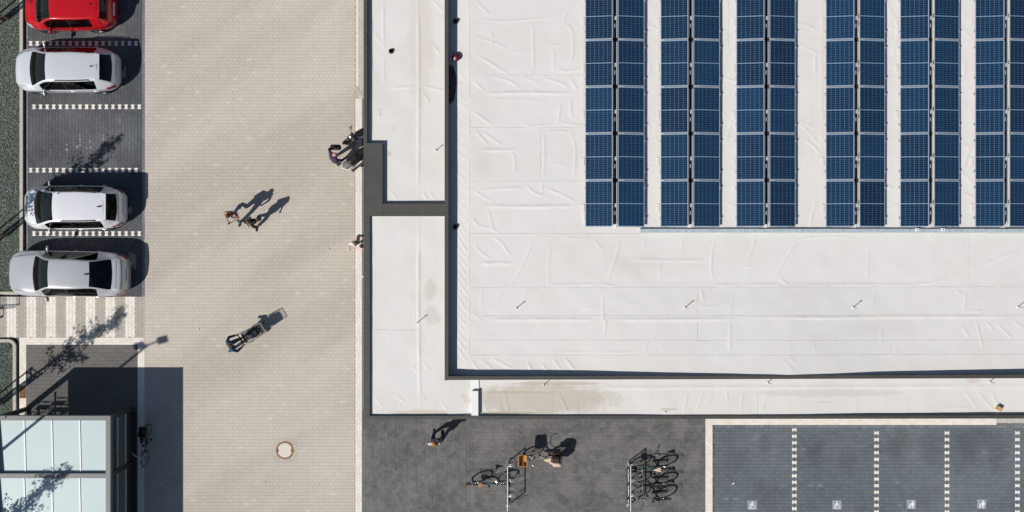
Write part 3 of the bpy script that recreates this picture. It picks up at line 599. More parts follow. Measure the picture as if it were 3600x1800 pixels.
WB = T(1640, 1240, 2.576, [[(340,350),(380,545)],[(290,420),(320,540)],[(840,380),(920,545)],[(150,430),(190,540)],[(1690,360),(1560,540)],[(2140,340),(2070,545)],[(2250,350),(2110,545)],[(2350,340),(2360,440)],[(1900,470),(1780,545)],[(2000,350),(1960,540)]], zl0, .011) + \
     T(2600, 1240, 2.576, [[(2030,340),(2170,530)],[(2160,370),(2310,530)],[(2270,340),(2340,490)],[(250,350),(180,540)],[(1750,545),(1900,500),(2100,505)],[(20,370),(0,540)]], zl0, .010)
WB += [([LP(1700, 1364), LP(2400, 1361), LP(3780, 1358)], .013, .06)]
GXB = [1560, 1700, 2000, 2600, 2900, 3300, 3800]; GVB = [.10, .12, .09, .06, .10, .15, .17]
def z_side(X, Y):
    X = np.asarray(X, float); px = 1800 + X * FPX / (CAM_H - 3.78); return ZL - np.interp(px, GXB, GVB) + .008 * np.sin(X * 1.3)
grid_sheet('side_roof_membrane', (xw + .001, PX(3780, 3.7), PY(1470, 3.7), PY(1326, 3.7) + .35), .036, z_side, WB, M_MEMB, store)
# seams: welded overlaps of the membrane
M_SEAM = mat('membrane_seam', (.56, .55, .53), .8, var=.25, vscale=3)
def seam(pts, zf, w=.009, h=.0075, mm=None):
    q = []
    for a, b_ in zip(pts[:-1], pts[1:]):
        L = math.hypot(b_[0] - a[0], b_[1] - a[1]); n = max(2, int(L / .06))
        for k in range(n + (1 if b_ is pts[-1] else 0)):
            t = k / n; q.append((a[0] + (b_[0] - a[0]) * t, a[1] + (b_[1] - a[1]) * t))
    b = MB(); vs = []; fs = []; d = Vector((pts[-1][0] - pts[0][0], pts[-1][1] - pts[0][1])).normalized(); nn = (-d.y, d.x)
    zz = zf(np.array([p[0] for p in q]), np.array([p[1] for p in q]))
    for p, z in zip(q, zz):
        vs += [(p[0] - nn[0] * w / 2, p[1] - nn[1] * w / 2, z - .02), (p[0] - nn[0] * w / 2, p[1] - nn[1] * w / 2, z + h), (p[0] + nn[0] * w / 2, p[1] + nn[1] * w / 2, z + h), (p[0] + nn[0] * w / 2, p[1] + nn[1] * w / 2, z - .02)]
    for k in range(len(q) - 1):
        for i in range(3): fs.append((k * 4 + i, k * 4 + i + 1, k * 4 + 4 + i + 1, k * 4 + 4 + i))
    b.add(vs, fs); return b.build('seam', mm or M_SEAM, store)
for (y0, y1, xa, xb) in ((822, 822, 1652, 3780), (1011, 1009, 1655, 3780), (1196, 1196, 1652, 3780), (1249, 1245, 1652, 3780), (1111, 1108, 1700, 3780), (80, 80, 1652, 1900), (264, 264, 1652, 2050), (449, 449, 1652, 2050), (637, 637, 1652, 2050)):
    seam([P(xa, y0, 4.9), P(xb, y1, 4.9)], z_main)
seam([P(1650, -110, 4.85), P(1650, 1249, 4.85)], z_main, .016, .007, mat('bright_seam', (.70, .69, .67), .7))
for (xx, y0, y1) in ((1900, 451, 637), (1873, 82, 264), (2560, 2, 190), (2855, 380, 440), (2450, 1012, 1200), (3404, 830, 1010), (3125, 1200, 1247)): seam([P(xx, y0, 4.9), P(xx, y1, 4.9)], z_main, .008)
seam([LP(1315, 1160), LP(1470, 1160)], z_front, .009); 
for xx in (1942, 2121, 2031, 2660, 3012, 3190): seam([LP(xx, 1368), LP(xx, 1452)], z_side, .007)
for (a, b_) in ((1347, 1347),): seam([LP(1310, 60), LP(1310, 480)], z_front, .008)
# copings
def pxpoly(pts, z): return [P(a, b_, z) for a, b_ in pts]
def coping(pts, zt, zb, nm='coping'): b = MB(); b.prism(pxpoly(pts, zt), zb, zt); return b.build(nm, M_PAR, store)
gp = .45
cuts = [-110, 140, 330, 502.4]
for a, b_ in zip(cuts[:-1], cuts[1:]): coping([(1278, a + gp), (1290.5, a + gp), (1290.5, b_), (1278, b_)], ZL, 3.05)
coping([(1278, 502.9), (1344.7, 502.9), (1344.7, 760), (1278, 760)], ZL + .003, 3.05, 'portal_coping')
for a, b_ in ((1345.2, 1496), (1496.4, 1572)): coping([(a, 716), (b_, 716), (b_, 760), (a, 760)], ZL, 3.4)
cuts = [760.4, 875, 1153, 1430, 1462.3]
for a, b_ in zip(cuts[:-1], cuts[1:]): coping([(1278, a + gp * .5), (1299.7, a + gp * .5), (1299.7, b_), (1278, b_)], ZL, 3.05)
def yl(x, y0, y1): return y0 + (y1 - y0) * (x - 1278) / (3600 - 1278)
cuts = [1278, 1604, 1883, 2161, 2440, 2720, 2978, 3270, 3560, 3790]
for a, b_ in zip(cuts[:-1], cuts[1:]): coping([(a + gp * .5, yl(a, 1462.6, 1460)), (b_, yl(b_, 1462.6, 1460)), (b_, yl(b_, 1474.4, 1471.6)), (a + gp * .5, yl(a, 1474.4, 1471.6))], ZL, 3.05)
cuts = [-110, 165, 470, 750, 1040, 1337]
for a, b_ in zip(cuts[:-1], cuts[1:]): coping([(1563, a + gp), (1576.3, a + gp), (1576.3, b_), (1563, b_)], ZM, 3.5, 'main_coping')
cuts = [1576.7, 1823, 2202, 2302, 2600, 2785, 3060, 3340, 3790]
for a, b_ in zip(cuts[:-1], cuts[1:]): coping([(a, yl(a, 1324.4, 1317.4)), (b_, yl(b_, 1324.4, 1317.4)), (b_, yl(b_, 1337, 1329.6)), (a, yl(a, 1337, 1329.6))], ZM, 3.5, 'main_coping')
# walls under the roofs
x0 = PX(1278, ZL) + .9; y0 = PY(1470, ZL) + .25; x1 = PX(3770, ZL); y1 = PY(-100, ZL)
b = MB(); b.box(x0, x0 + .3, y0, y1, -.05, 3.3); b.build('front_wall', M_WALL, store)
b = MB(); b.box(x0 + .3, x1, y0, y0 + .3, -.05, 3.3); b.build('side_wall', M_WALL, store)
b = MB(); b.box(PX(1290, ZL), x1 - .05, PY(1465, ZL), y1 - .05, 3.32, 3.4); b.build('ceiling_slab', M_WALL, store)
b = MB(); b.box(x0 - .03, x0 - .001, PY(720), PY(560), 0, 2.4); b.build('entrance_glazing', mat('dark_store_glass', (.02, .025, .03), .08), store)
# white upstand across the side roof
M_WHB = mat('white_flashing', (.78, .79, .80), .55, var=.04, vscale=6)
zt = 3.95; b = MB(); b.prism(pxpoly([(1658, 1375), (1681, 1375), (1681.5, 1461), (1657, 1461)], zt), 3.7, zt); b.build('roof_upstand', M_WHB, store, label='white membrane covered upstand')
b = MB(); b.prism(pxpoly([(1659, 1330), (1683, 1330), (1684, 1371), (1660, 1371)], 3.80), 3.7, 3.815); b.build('membrane_patch', M_WHB, store)
b = MB(); b.prism(pxpoly([(1315, 385), (1336, 384), (1338, 412), (1314, 412)], 3.7), 3.6, 3.704); b.build('membrane_patch', M_MEM, store)
# vent pipes
M_BLK = mat('black_rubber', (.012, .012, .013), .5); M_DRED = mat('dark_red_cap', (.10, .012, .02), .35)
def vent(px, py, zf, r, h, m, cap=None):
    x, y = P(px, py, 5.0 if zf is z_main else 3.8); z = float(zf(np.array([x]), np.array([y]))[0])
    b = MB(); b.lathe([(r * 1.5, z - .02), (r * 1.4, z + .02), (r, z + .04), (r, z + h), (r * .8, z + h), (r * .8, z + h - .05)], 18, Matrix.Translation((x, y, 0))); o = b.build('vent_pipe', m, store, smooth=40)
    b = MB(); b.lathe([(r * .79, z + h - .045), (.001, z + h - .045)], 18, Matrix.Translation((x, y, 0))); b.build('pipe_bore', M_BLK, o)
    if cap: b = MB(); b.lathe([(.001, z + h + .09), (r * .5, z + h + .08), (r * 1.5, z + h + .02), (r * 1.5, z + h)], 20, Matrix.Translation((x, y, 0))); b.build('cowl', cap, o, smooth=50)
vent(1602, 72, z_main, .07, .12, M_BLK); vent(1603, 200, z_main, .10, .12, M_DRED, M_DRED); vent(1601, 797, z_main, .07, .12, M_BLK); vent(1374, 178, z_front, .07, .09, M_BLK)
# soot dark patch on the membrane edge
x, y = P(1577.5, 297, 4.83); pts = [(x + .31 * max(0, math.cos(R(a))) ** .9 * U(.86, 1.02), y + .72 * math.sin(R(a)) + U(-.03, .03)) for a in range(-90, 91, 6)]
zz = z_main(np.array([p[0] for p in pts]), np.array([p[1] for p in pts])); b = MB(); b.add([(p[0], p[1], float(z) + .012) for p, z in zip(pts, zz)], [tuple(range(len(pts)))]); b.build('bitumen_patch', mat('black_bitumen', (.10, .085, .08), .8, var=.4, vscale=6), store)
# safety anchors
M_STEEL = mat('stainless_steel', (.42, .43, .45), .35, metal=.8); M_STEELD = mat('anchor_steel', (.30, .31, .33), .4, metal=.6)
def anchor(px, py, zf, h):
    x, y = P(px, py, 4.9 if zf is z_main else 3.75); z = float(zf(np.array([x]), np.array([y]))[0])
    e = empty('roof_anchor', (x, y, z)); e.parent = store
    b = MB(); b.lathe([(.05, -.02), (.05, .008), (.025, .02), (.02, .05)], 14); b.build('base_flashing', M_MEM, e, smooth=40)
    b = MB(); b.tube([(0, 0, 0), (0, 0, h)], .013, 8); b.build('rod', M_STEELD, e)
    b = MB(); b.tube([(.035 * math.cos(t), 0, h + .03 + .035 * math.sin(t)) for t in np.linspace(0, 2 * math.pi, 12, endpoint=False)], .009, 6, closed=True); b.build('eye', M_STEELD, e)
for px, py in ((1816.5, 1082.5), (2407.5, 1081), (2998, 1080), (3578, 1079)): anchor(px, py, z_main, .33)
for px, py in ((1533.5, 527.5), (1470, 1132)): anchor(px, py, z_front, .26 if py < 600 else .38)
for px, py in ((1912, 1351.5), (2697, 1344), (3479.5, 1342)): anchor(px, py, z_side, .34)
# wall lamp dot under the coping
b = MB(); b.ell((PX(1276, 3.5), PY(972, 3.5), 3.5), (.04, .04, .04)); b.build('camera_dome', M_WHB, store, smooth=180)
# loose things on the side roof
x, y = P(3512, 1436, 3.8); z = float(z_side(np.array([x]), np.array([y]))[0])
o = MB().box(-.10, .10, -.07, .07, 0, .16, Matrix.Rotation(R(-28), 4, 'Z'), bev=.008).build('wooden_block', mat('fresh_timber', (.56, .36, .15), .8, col2=(.44, .27, .10), vscale=10)); o.location = (x, y, z); tag(o, 'orange brown wooden block lying on the side roof near the right edge', 'wooden block')
x, y = P(2338, 1449, 3.8); z = float(z_side(np.array([x]), np.array([y]))[0])
b = MB(); b.ell((0, 0, .03), (.045, .035, .035), 8, 5); o = b.build('pebble', M_WHB); o.location = (x, y, z); tag(o, 'white stone lying by the lower coping of the side roof', 'stone')
# ------------------------------------------------------------------ solar panels in east-west pairs
M_ALU = mat('aluminium_frame', (.60, .61, .64), .4, metal=.45); M_BACK = mat('white_backsheet', (.215, .30, .41), .5)
N = NT('blue_silicon_cell'); N.b.inputs['Roughness'].default_value = .22; N.b.inputs['Specular IOR Level'].default_value = .5; N.b.inputs['Coat Weight'].default_value = .5
gi = N.n('ShaderNodeNewGeometry'); oi = N.n('ShaderNodeObjectInfo'); ad = N.n('ShaderNodeMath', operation='MULTIPLY_ADD'); N.l(gi.outputs['Random Per Island'], ad.inputs[0]); ad.inputs[1].default_value = .35
m_ = N.n('ShaderNodeMath', operation='MULTIPLY'); N.l(oi.outputs['Random'], m_.inputs[0]); m_.inputs[1].default_value = .65; N.l(m_.outputs[0], ad.inputs[2])
mx = N.n('ShaderNodeMix', data_type='RGBA'); mx.inputs[6].default_value = (.0012, .014, .041, 1); mx.inputs[7].default_value = (.003, .036, .094, 1); N.l(ad.outputs[0], mx.inputs[0]); N.l(mx.outputs[2], N.b.inputs['Base Color']); M_CELL = N.m
PW, PLn = 1.0, 1.69
def panel_proto():
    fr = MB(); t = .035; w = .013
    fr.box(-PW / 2, -PW / 2 + w, -PLn / 2, PLn / 2, 0, t); fr.box(PW / 2 - w, PW / 2, -PLn / 2, PLn / 2, 0, t)
    fr.box(-PW / 2 + w, PW / 2 - w, -PLn / 2, -PLn / 2 + w, 0, t - .001); fr.box(-PW / 2 + w, PW / 2 - w, PLn / 2 - w, PLn / 2, 0, t - .001)
    bs = MB(); bs.box(-PW / 2 + w, PW / 2 - w, -PLn / 2 + w, PLn / 2 - w, .006, .0295)
    ce = MB(); cw, ch = .1585, .0795
    for i in range(6):
        for j in range(20):
            cx = (i - 2.5) * cw; cy = (j - 9.5) * ch + (.013 if j >= 10 else -.013)
            ce.box(cx - cw / 2 + .0033, cx + cw / 2 - .0033, cy - ch / 2 + .0023, cy + ch / 2 - .0023, .02, .0322)
    ms = []
    for nm, b, m in (('frame', fr, M_ALU), ('backsheet', bs, M_BACK), ('cell_field', ce, M_CELL)):
        me = bpy.data.meshes.new(nm); me.from_pydata(b.v, [], b.f); me.materials.append(m); ms.append((nm, me))
    return ms
PM = panel_proto(); TILT = R(10)
RIDGE = [2163, 2429, 2696.5, 3012.5, 3275, 3540]; HALF = PX(1800 + 9, 5.2)
zlow = 4.88 + .14; zhi = zlow + PW * math.sin(TILT)
ybot = PY(797.5, 5.12)
for c, rp in enumerate(RIDGE):
    xr = PX(rp, 5.22)
    for side in (-1, 1):
        for k in range(5):
            root = empty('solar_panel', (xr + side * (HALF + PW * math.cos(TILT) / 2), ybot + PLn / 2 + k * 1.712, (zlow + zhi) / 2), ry=side * TILT + U(-.004, .004), rx=U(-.002, .002))
            tag(root, 'blue solar panel, %s slope of %s double row from left, %s from its near end' % ('left' if side < 0 else 'right', ORD[c], ORD[k]), 'solar panel', 'solar panels on the store roof')
            for nm, me in PM:
                o = bpy.data.objects.new(nm, me); link(o, root)
                if nm == 'cell_field': o['kind'] = 'stuff'
    # mounting rail in the ridge gap
    root = empty('panel_mount', (xr, ybot, 4.88)); tag(root, 'black mounting rail in ridge gap of the %s solar double row from left' % ORD[c], 'mounting rail', 'solar panel mounts')
    b = MB(); b.box(-.085, .085, .10, 8.7, .02, .05); b.box(-.95, -.85, .0, 8.7, .0, .03); b.box(.85, .95, .0, 8.7, 0, .03); b.build('base_rail', M_BLK, root)
    for k in range(5):
        for (dy, s) in ((.38, -1), (.66, 1)):
            b = MB(); b.box(s * .018 - .03, s * .018 + .03, k * 1.712 + dy + .06, k * 1.712 + dy + .20, .12, .24, bev=.006); b.build('ridge_clip', M_ALU if s < 0 else bpy.data.materials['aluminium_frame'], root)
        b = MB(); b.box(-.075, -.045, k * 1.712 + .06, k * 1.712 + 1.62, .30 - .05, .30 - .02); b.box(.045, .075, k * 1.712 + .06, k * 1.712 + 1.62, .25, .28); b.build('ridge_rail', M_ALU, root)
        b = MB(); b.box(-1.20, -1.10, k * 1.712 + .55, k * 1.712 + .85, .004, .016, bev=.004); b.build('ballast_plate', M_MEM, root)
        for yy in (.28, 1.40):
            for s in (-1, 1):
                b = MB(); b.box(s * 1.095 - .018, s * 1.095 + .018, k * 1.712 + yy, k * 1.712 + yy + .05, .06, .175); b.build('edge_clamp', M_ALU, root)
    b = MB(); b.box(-.075, .075, -.02, .32, .01, .03); b.build('end_plate', M_WHB, root)
# cable trunking
M_TRUNK = mat('galvanised_trunking', (.34, .42, .48), .5, metal=.1, col2=(.54, .60, .64), vscale=9)
tr = empty('cable_trunking', (0, 0, 0)); tag(tr, 'long pale blue galvanised cable trunking running past the near ends of the solar panels', 'cable trunking')
xs = [2252] + list(range(2412, 3800, 103))
for a, b_ in zip(xs[:-1], xs[1:]):
    p0 = P(a + .3, 818, 5.0); p1 = P(b_ - .3, 804, 5.0); b = MB(); b.box(p0[0], p1[0], p0[1], p1[1], 4.93, 4.985, bev=.008); b.build('trunking_lid', M_TRUNK, tr)
p0 = P(2250, 818.5, 5.0); p1 = P(3790, 803.5, 5.0); b = MB(); b.box(p0[0], p1[0], p0[1], p1[1], 4.885, 4.94); b.build('tray', M_ALU, tr)
for px in (3226, 3317):
    x, y = P(px, 806, 5.05); b = MB(); b.box(x - .07, x + .07, y - .05, y + .04, 4.985, 5.05, bev=.01); o = b.build('junction_box', M_WHB, tr); b = MB(); b.box(x - .02, x + .02, y - .025, y + .005, 5.05, 5.056); b.build('box_label', M_BLK, o)
# ------------------------------------------------------------------ cart shelter
M_SFR = mat('grey_shelter_profile', (.155, .165, .165), .45, metal=.1, var=.05, vscale=2); M_SDK = mat('dark_shelter_profile', (.035, .034, .03), .5)
M_MILK = mat('milky_roof_glass', (.50, .595, .60), .25, var=.025, vscale=.8, spec=.4); M_BAR = mat('white_glazing_bar', (.80, .79, .84), .4)
M_GLS = glass_mat('shelter_glass', (.93, .955, .94)); M_ZINC = mat('zinc_rail', (.86, .86, .78), .35, metal=.0)
ZR = 2.6
sx0, sx1 = PX(-18, ZR), PX(388, ZR); sy0 = PY(1462, ZR)
sh = empty('cart_shelter', ((sx0 + sx1) / 2, sy0, 0)); tag(sh, 'grey framed trolley shelter with milky glass roof and glazed sides, lower left', 'trolley shelter')
ox_, oy_ = (sx0 + sx1) / 2, sy0
X0, X1 = sx0 - ox_, sx1 - ox_
BAY = PX(1800 + 203, ZR); nb = 3; fw = .18
# posts
for j in range(nb + 1):
    for s, xx in ((-1, X0), (1, X1)):
        b = MB(); a, c = (xx, xx + fw) if s < 0 else (xx - fw, xx); yy = -j * BAY; yy0 = yy - fw; b.box(a + .012, c - .012, yy0 + .012, yy - .012, 0, ZR - .2); b.build('post', M_SDK, sh)
# roof frame beams
for j in range(nb + 1):
    yy = -j * BAY; b = MB(); b.box(X0 + fw, X1 - fw, yy - fw, yy, ZR - .22, ZR); b.build('cross_beam', M_SFR, sh)
    for k in range(9):
        xk = X0 + .3 + k * .47 + U(-.02, .02); b = MB(); b.ell((xk, yy - .06, ZR + .002), (.007, .007, .005), 6, 4); b.build('screw', M_ZINC, sh)
for s, xx in ((-1, X0), (1, X1 - fw)):
    b = MB(); b.box(xx, xx + fw, -nb * BAY - fw, 0, ZR - .223, ZR + .003); b.build('edge_beam', M_SFR, sh)
    b = MB(); b.box(xx + .008, xx + fw - .008, -nb * BAY - fw + .008, -.008, ZR - .36, ZR - .224); b.build('beam_skirt', M_SDK, sh)
# roof panes slope gently down to the back of each bay
pw = (PX(182, ZR) - PX(85, ZR))
gx = [X0 + fw] + [PX(p_, ZR) - ox_ for p_ in (84, 181, 279)] + [X1 - fw]
for j in range(nb):
    ya = -j * BAY - fw - .003; yb = -(j + 1) * BAY + .003; zA, zB = ZR - .035, ZR - .16
    for a, c in zip(gx[:-1], gx[1:]):
        b = MB(); b.add([(a, ya, zA - .015), (c, ya, zA - .015), (c, yb, zB - .015), (a, yb, zB - .015), (a, ya, zA), (c, ya, zA), (c, yb, zB), (a, yb, zB)], [(0, 1, 2, 3), (7, 6, 5, 4), (0, 4, 5, 1), (1, 5, 6, 2), (2, 6, 7, 3), (3, 7, 4, 0)]); b.build('roof_pane', M_MILK, sh)
    for xk in gx[1:-1]:
        b = MB(); b.add([(xk - .026, ya, zA + .001), (xk + .026, ya, zA + .001), (xk + .026, yb + .03, zB + .001), (xk - .026, yb + .03, zB + .001), (xk - .02, ya, zA + .03), (xk + .02, ya, zA + .03), (xk + .02, yb + .03, zB + .03), (xk - .02, yb + .03, zB + .03)], [(3, 2, 1, 0), (4, 5, 6, 7), (0, 1, 5, 4), (1, 2, 6, 5), (2, 3, 7, 6), (3, 0, 4, 7)]); b.build('glazing_bar', M_BAR, sh)
# glazed sides, with rails
for s, xx in ((-1, X0 + .09), (1, X1 - .09)):
    for j in range(nb):
        ya, yb = -j * BAY - fw, -(j + 1) * BAY
        b = MB(); b.box(xx - .006, xx + .006, yb + .01, ya - .01, .16, ZR - .37); b.build('side_pane', M_GLS, sh)
        b = MB(); b.box(xx - .04, xx + .04, yb, ya, .06, .158); b.build('bottom_rail', M_SDK, sh)
    for zz in (.45, 1.35):
        b = MB(); b.tube([(xx - s * .09, -.25, zz), (xx - s * .09, -nb * BAY, zz)], .034, 8); b.build('bump_rail', M_ZINC, sh, smooth=60)
b = MB(); b.box(X0 + .02, X1 - .02, -nb * BAY - fw + .03, -nb * BAY - fw + .05, .1, ZR - .37); b.build('back_pane', M_GLS, sh)
b = MB(); b.box(X1 - .05, X1 + .10, -nb * BAY, -.2, -.02, .02); b.build('dark_foot_strip', M_SDK, sh)  # low dark strip along the foot of the right side

# ------------------------------------------------------------------ shopping trolleys
M_WIRE = mat('chromed_wire', (.40, .41, .42), .35, metal=.7); M_RED = mat('red_handle', (.22, .025, .04), .4); M_GRYP = mat('grey_plastic', (.10, .10, .11), .5)
def trolley_proto():
    parts = []
    b = MB(); t = .0045                    # wire basket: x forward, 0.56 wide, handle at x=0
    def q(x, top): return (.265 if top else .215) - (.06 * x if top else .05 * x)
    def zt_(x): return .98 - .06 * x
    def zb_(x): return .55 - .0 * x + .06 * x
    for x in np.linspace(.12, .98, 15):
        w1, w0 = q(x, 1), q(x, 0); b.tube([(x, w1, zt_(x)), (x, w0, zb_(x)), (x, -w0, zb_(x)), (x, -w1, zt_(x))], t * .7, 4)
    for f in np.linspace(0, 1, 7):
        for s in (-1, 1):
            b.tube([(x, s * (q(x, 0) + (q(x, 1) - q(x, 0)) * f), zb_(x) + (zt_(x) - zb_(x)) * f) for x in (.12, .98)], t * (2.6 if f == 1 else .9), 4)
        y = q(.98, 0) * (2 * f - 1); b.tube([(.12, y, zb_(.12)), (.98, y, zb_(.98)), (.99, y * q(.98, 1) / q(.98, 0), zt_(.98))], t * .7, 4); b.tube([(.98, -q(.98, 1), zb_(.98) + (zt_(.98) - zb_(.98)) * f), (.98, q(.98, 1), zb_(.98) + (zt_(.98) - zb_(.98)) * f)], t * (2.6 if f == 1 else .9), 4)
    parts.append(('basket', b, M_WIRE, []))
    b = MB()
    for s in (-1, 1): b.tube([(.0, s * .26, 1.0), (.10, s * .25, .93), (.14, s * .235, .55), (.05, s * .25, .16), (.9, s * .19, .16), (.9, s * .19, .12)], .012, 6)
    b.tube([(.9, -.19, .16), (.9, .19, .16)], .012, 6); b.tube([(.14, -.235, .55), (.14, .235, .55)], .01, 6); parts.append(('chassis', b, M_WIRE, []))
    b = MB(); b.tube([(0, -.27, 1.0), (0, .27, 1.0)], .015, 8); hb = MB(); hb.box(-.028, .028, -.15, .15, .985, 1.02, bev=.01); parts.append(('handle', b, M_GRYP, [('grip', hb, M_RED)]))
    b = MB(); b.box(.10, .14, -.21, .21, .72, .97); parts.append(('child_seat', b, M_GRYP, []))
    for x, s in ((.08, -.24), (.08, .24), (.9, -.19), (.9, .19)):
        b = MB(); b.lathe([(.03, -.014), (.062, -.012), (.062, .012), (.03, .014)], 14, Matrix.Translation((x, s, .062)) @ Matrix.Rotation(R(90), 4, 'X')); parts.append(('caster', b, M_BLK, []))
    return parts
TP = None
def trolley(loc, rz, label):
    global TP
    root = empty('shopping_trolley', (loc[0], loc[1], 0), rz); tag(root, label, 'shopping trolley', 'shopping trolleys')
    if TP is None:
        TP = []
        for nm, b, m, subs in trolley_proto():
            me = bpy.data.meshes.new(nm); me.from_pydata(b.v, [], b.f); me.materials.append(m); sb = []
            for n2, b2, m2 in subs: me2 = bpy.data.meshes.new(n2); me2.from_pydata(b2.v, [], b2.f); me2.materials.append(m2); sb.append((n2, me2))
            TP.append((nm, me, sb))
    for nm, me, sb in TP:
        o = link(bpy.data.objects.new(nm, me), root)
        for n2, me2 in sb: link(bpy.data.objects.new(n2, me2), o)
    return root
CARTX, CARTY = PX(847, 1.0), PY(1195, 1.0)
trolley((CARTX, CARTY), R(31), 'wire shopping trolley with dark load pushed by the man in blue')
x, y = P(10, 1097); trolley((x - 1.0, y - .05), R(0), 'wire shopping trolley standing on the crosswalk at the left edge')
x, y = P(150, 1452); trolley((x, y), R(-90), 'nearest wire trolley in the open front of the cart shelter'); trolley((x, y - .27), R(-90), 'wire trolley nested behind the front one inside the shelter')
x, y = P(96, 1458); trolley((x, y - .1), R(-90), 'wire trolley beside the left post inside the shelter')
# ------------------------------------------------------------------ street trees with stakes, and the street lamp
M_BARK = mat('brown_bark', (.10, .075, .055), .9, col2=(.16, .13, .10), vscale=14, bump=.5, bscale=40); M_STAKE = mat('round_timber_stake', (.30, .19, .10), .8, col2=(.22, .13, .07), vscale=9)
N = NT('tree_leaf'); N.b.inputs['Roughness'].default_value = .55
ge = N.n('ShaderNodeNewGeometry'); mx = N.n('ShaderNodeMix', data_type='RGBA'); mx.inputs[6].default_value = (.028, .06, .016, 1); mx.inputs[7].default_value = (.075, .135, .035, 1); N.l(ge.outputs['Random Per Island'], mx.inputs[0]); N.l(mx.outputs[2], N.b.inputs['Base Color']); M_LEAF = N.m
def tree(px, py, h, c0, lean, wid, label, stakes=True, seed=1):
    rnd = random.Random(seed); x, y = P(px, py); root = empty('street_tree', (x, y, 0)); tag(root, label, 'tree', 'staked street trees')
    def axis(z): t = z / h; return Vector((lean[0] * t * t, lean[1] * t * t, z))
    b = MB(); zs = np.linspace(0, h * .96, 14); b.tube([axis(z) + Vector((rnd.uniform(-.015, .015), rnd.uniform(-.015, .015), 0)) for z in zs], [max(.008, .065 * (1 - z / h) + .006) for z in zs], 8); tr = b.build('trunk', M_BARK, root, smooth=60)
    lv = []; lb = MB(); tips = []
    nl = 26
    for k in range(nl):
        z = c0 + (h - .3 - c0) * (k + rnd.random() * .6) / nl; f = (z - c0) / (h - c0); a = rnd.uniform(0, 6.28)
        rad = wid * (0.55 + .75 * math.sin(min(1, f * 1.5 + .18) * math.pi * .62)) * (1 - f * .78) * rnd.uniform(.5, 1.15); p0 = axis(z); p1 = p0 + Vector((math.cos(a) * rad * .55, math.sin(a) * rad * .55, rad * .45)); p2 = p0 + Vector((math.cos(a) * rad, math.sin(a) * rad, rad * 1.05))
        lb.tube([p0, p1, p2], [.016 * (1 - f) + .006, .009, .003], 5); tips += [(p1, rad), (p2, rad), (p0 * .3 + p1 * .7, rad)]
    lb.build('limbs', M_BARK, tr)
    vs = []; fs = []
    for (p, rad) in tips:
        for c in range(rnd.choice([1, 2, 3])):
            cc = p + Vector((rnd.gauss(0, .09), rnd.gauss(0, .09), rnd.gauss(0, .12)))
            for l in range(rnd.randint(7, 13)):
                q = cc + Vector((rnd.gauss(0, .07), rnd.gauss(0, .07), rnd.gauss(0, .08))); s = rnd.uniform(.028, .052)
                d = Vector((rnd.gauss(0, 1), rnd.gauss(0, 1), rnd.gauss(-.3, .6))).normalized(); u = d.orthogonal().normalized(); u = (Matrix.Rotation(rnd.uniform(0, 6.28), 3, d) @ u); w = d.cross(u)
                n0 = len(vs); vs += [q - d * s * 1.4, q - d * s * .3 + u * s * .8 + w * s * .12, q + d * s * 1.5, q - d * s * .3 - u * s * .8 + w * s * .12]; fs += [(n0, n0 + 1, n0 + 2), (n0, n0 + 2, n0 + 3)]
    for l in range(60):
        z = rnd.uniform(h - .55, h); q = axis(z) + Vector((rnd.gauss(0, .05), rnd.gauss(0, .05), 0)); s = rnd.uniform(.03, .05); d = Vector((rnd.gauss(0, 1), rnd.gauss(0, 1), rnd.gauss(.3, .6))).normalized(); u = d.orthogonal().normalized(); n0 = len(vs); vs += [q - d * s, q + u * s * .8, q + d * s * 1.5, q - u * s * .8]; fs += [(n0, n0 + 1, n0 + 2), (n0, n0 + 2, n0 + 3)]
    b = MB(); b.add(vs, fs); o = b.build('crown', M_LEAF, root); o['kind'] = 'stuff'
    if stakes:
        sr = empty('tree_stakes', (x, y, 0)); tag(sr, 'timber stakes round ' + label.replace('slender staked tree ', 'the tree '), 'tree stakes', 'tree stakes')
        B = [(.28, .01), (-.13, .24), (-.14, -.25)]
        for (bx, by) in B: b = MB(); b.tube([(bx, by, -.02), (bx, by, 2.02)], .036, 10); b.build('stake', M_STAKE, sr, smooth=60)
        for i in range(3):
            for zz in (1.95, 1.72):
                a, c = Vector((*B[i], zz)), Vector((*B[(i + 1) % 3], zz)); d = (c - a).normalized() * .05; b = MB(); b.tube([a - d, c + d], .026, 8); b.build('cross_bar', M_STAKE, sr, smooth=60)
        b = MB(); b.tube([(.28, 0, 1.8), (.05, .05, 1.82), (-.13, .24, 1.8)], .012, 5); b.tube([(.28, 0, 1.8), (.05, -.05, 1.82), (-.14, -.25, 1.8)], .012, 5); b.build('strap', M_BLK, sr)
tree(9, 69, 6.3, 2.2, (.1, .2), .62, 'slender staked tree at the top left corner by the red car', seed=11)
tree(6, 829, 6.2, 2.0, (.0, .15), .60, 'slender staked tree left of the boxy silver car', seed=22)
tree(-9, 1419, 6.6, 2.2, (.15, -.42), .66, 'slender staked tree left of the gully grate', seed=35)
tree(-10, 1880, 7.5, 3.0, (.0, .0), .62, 'slender staked tree at the lower left corner behind the shelter', seed=44, stakes=False)
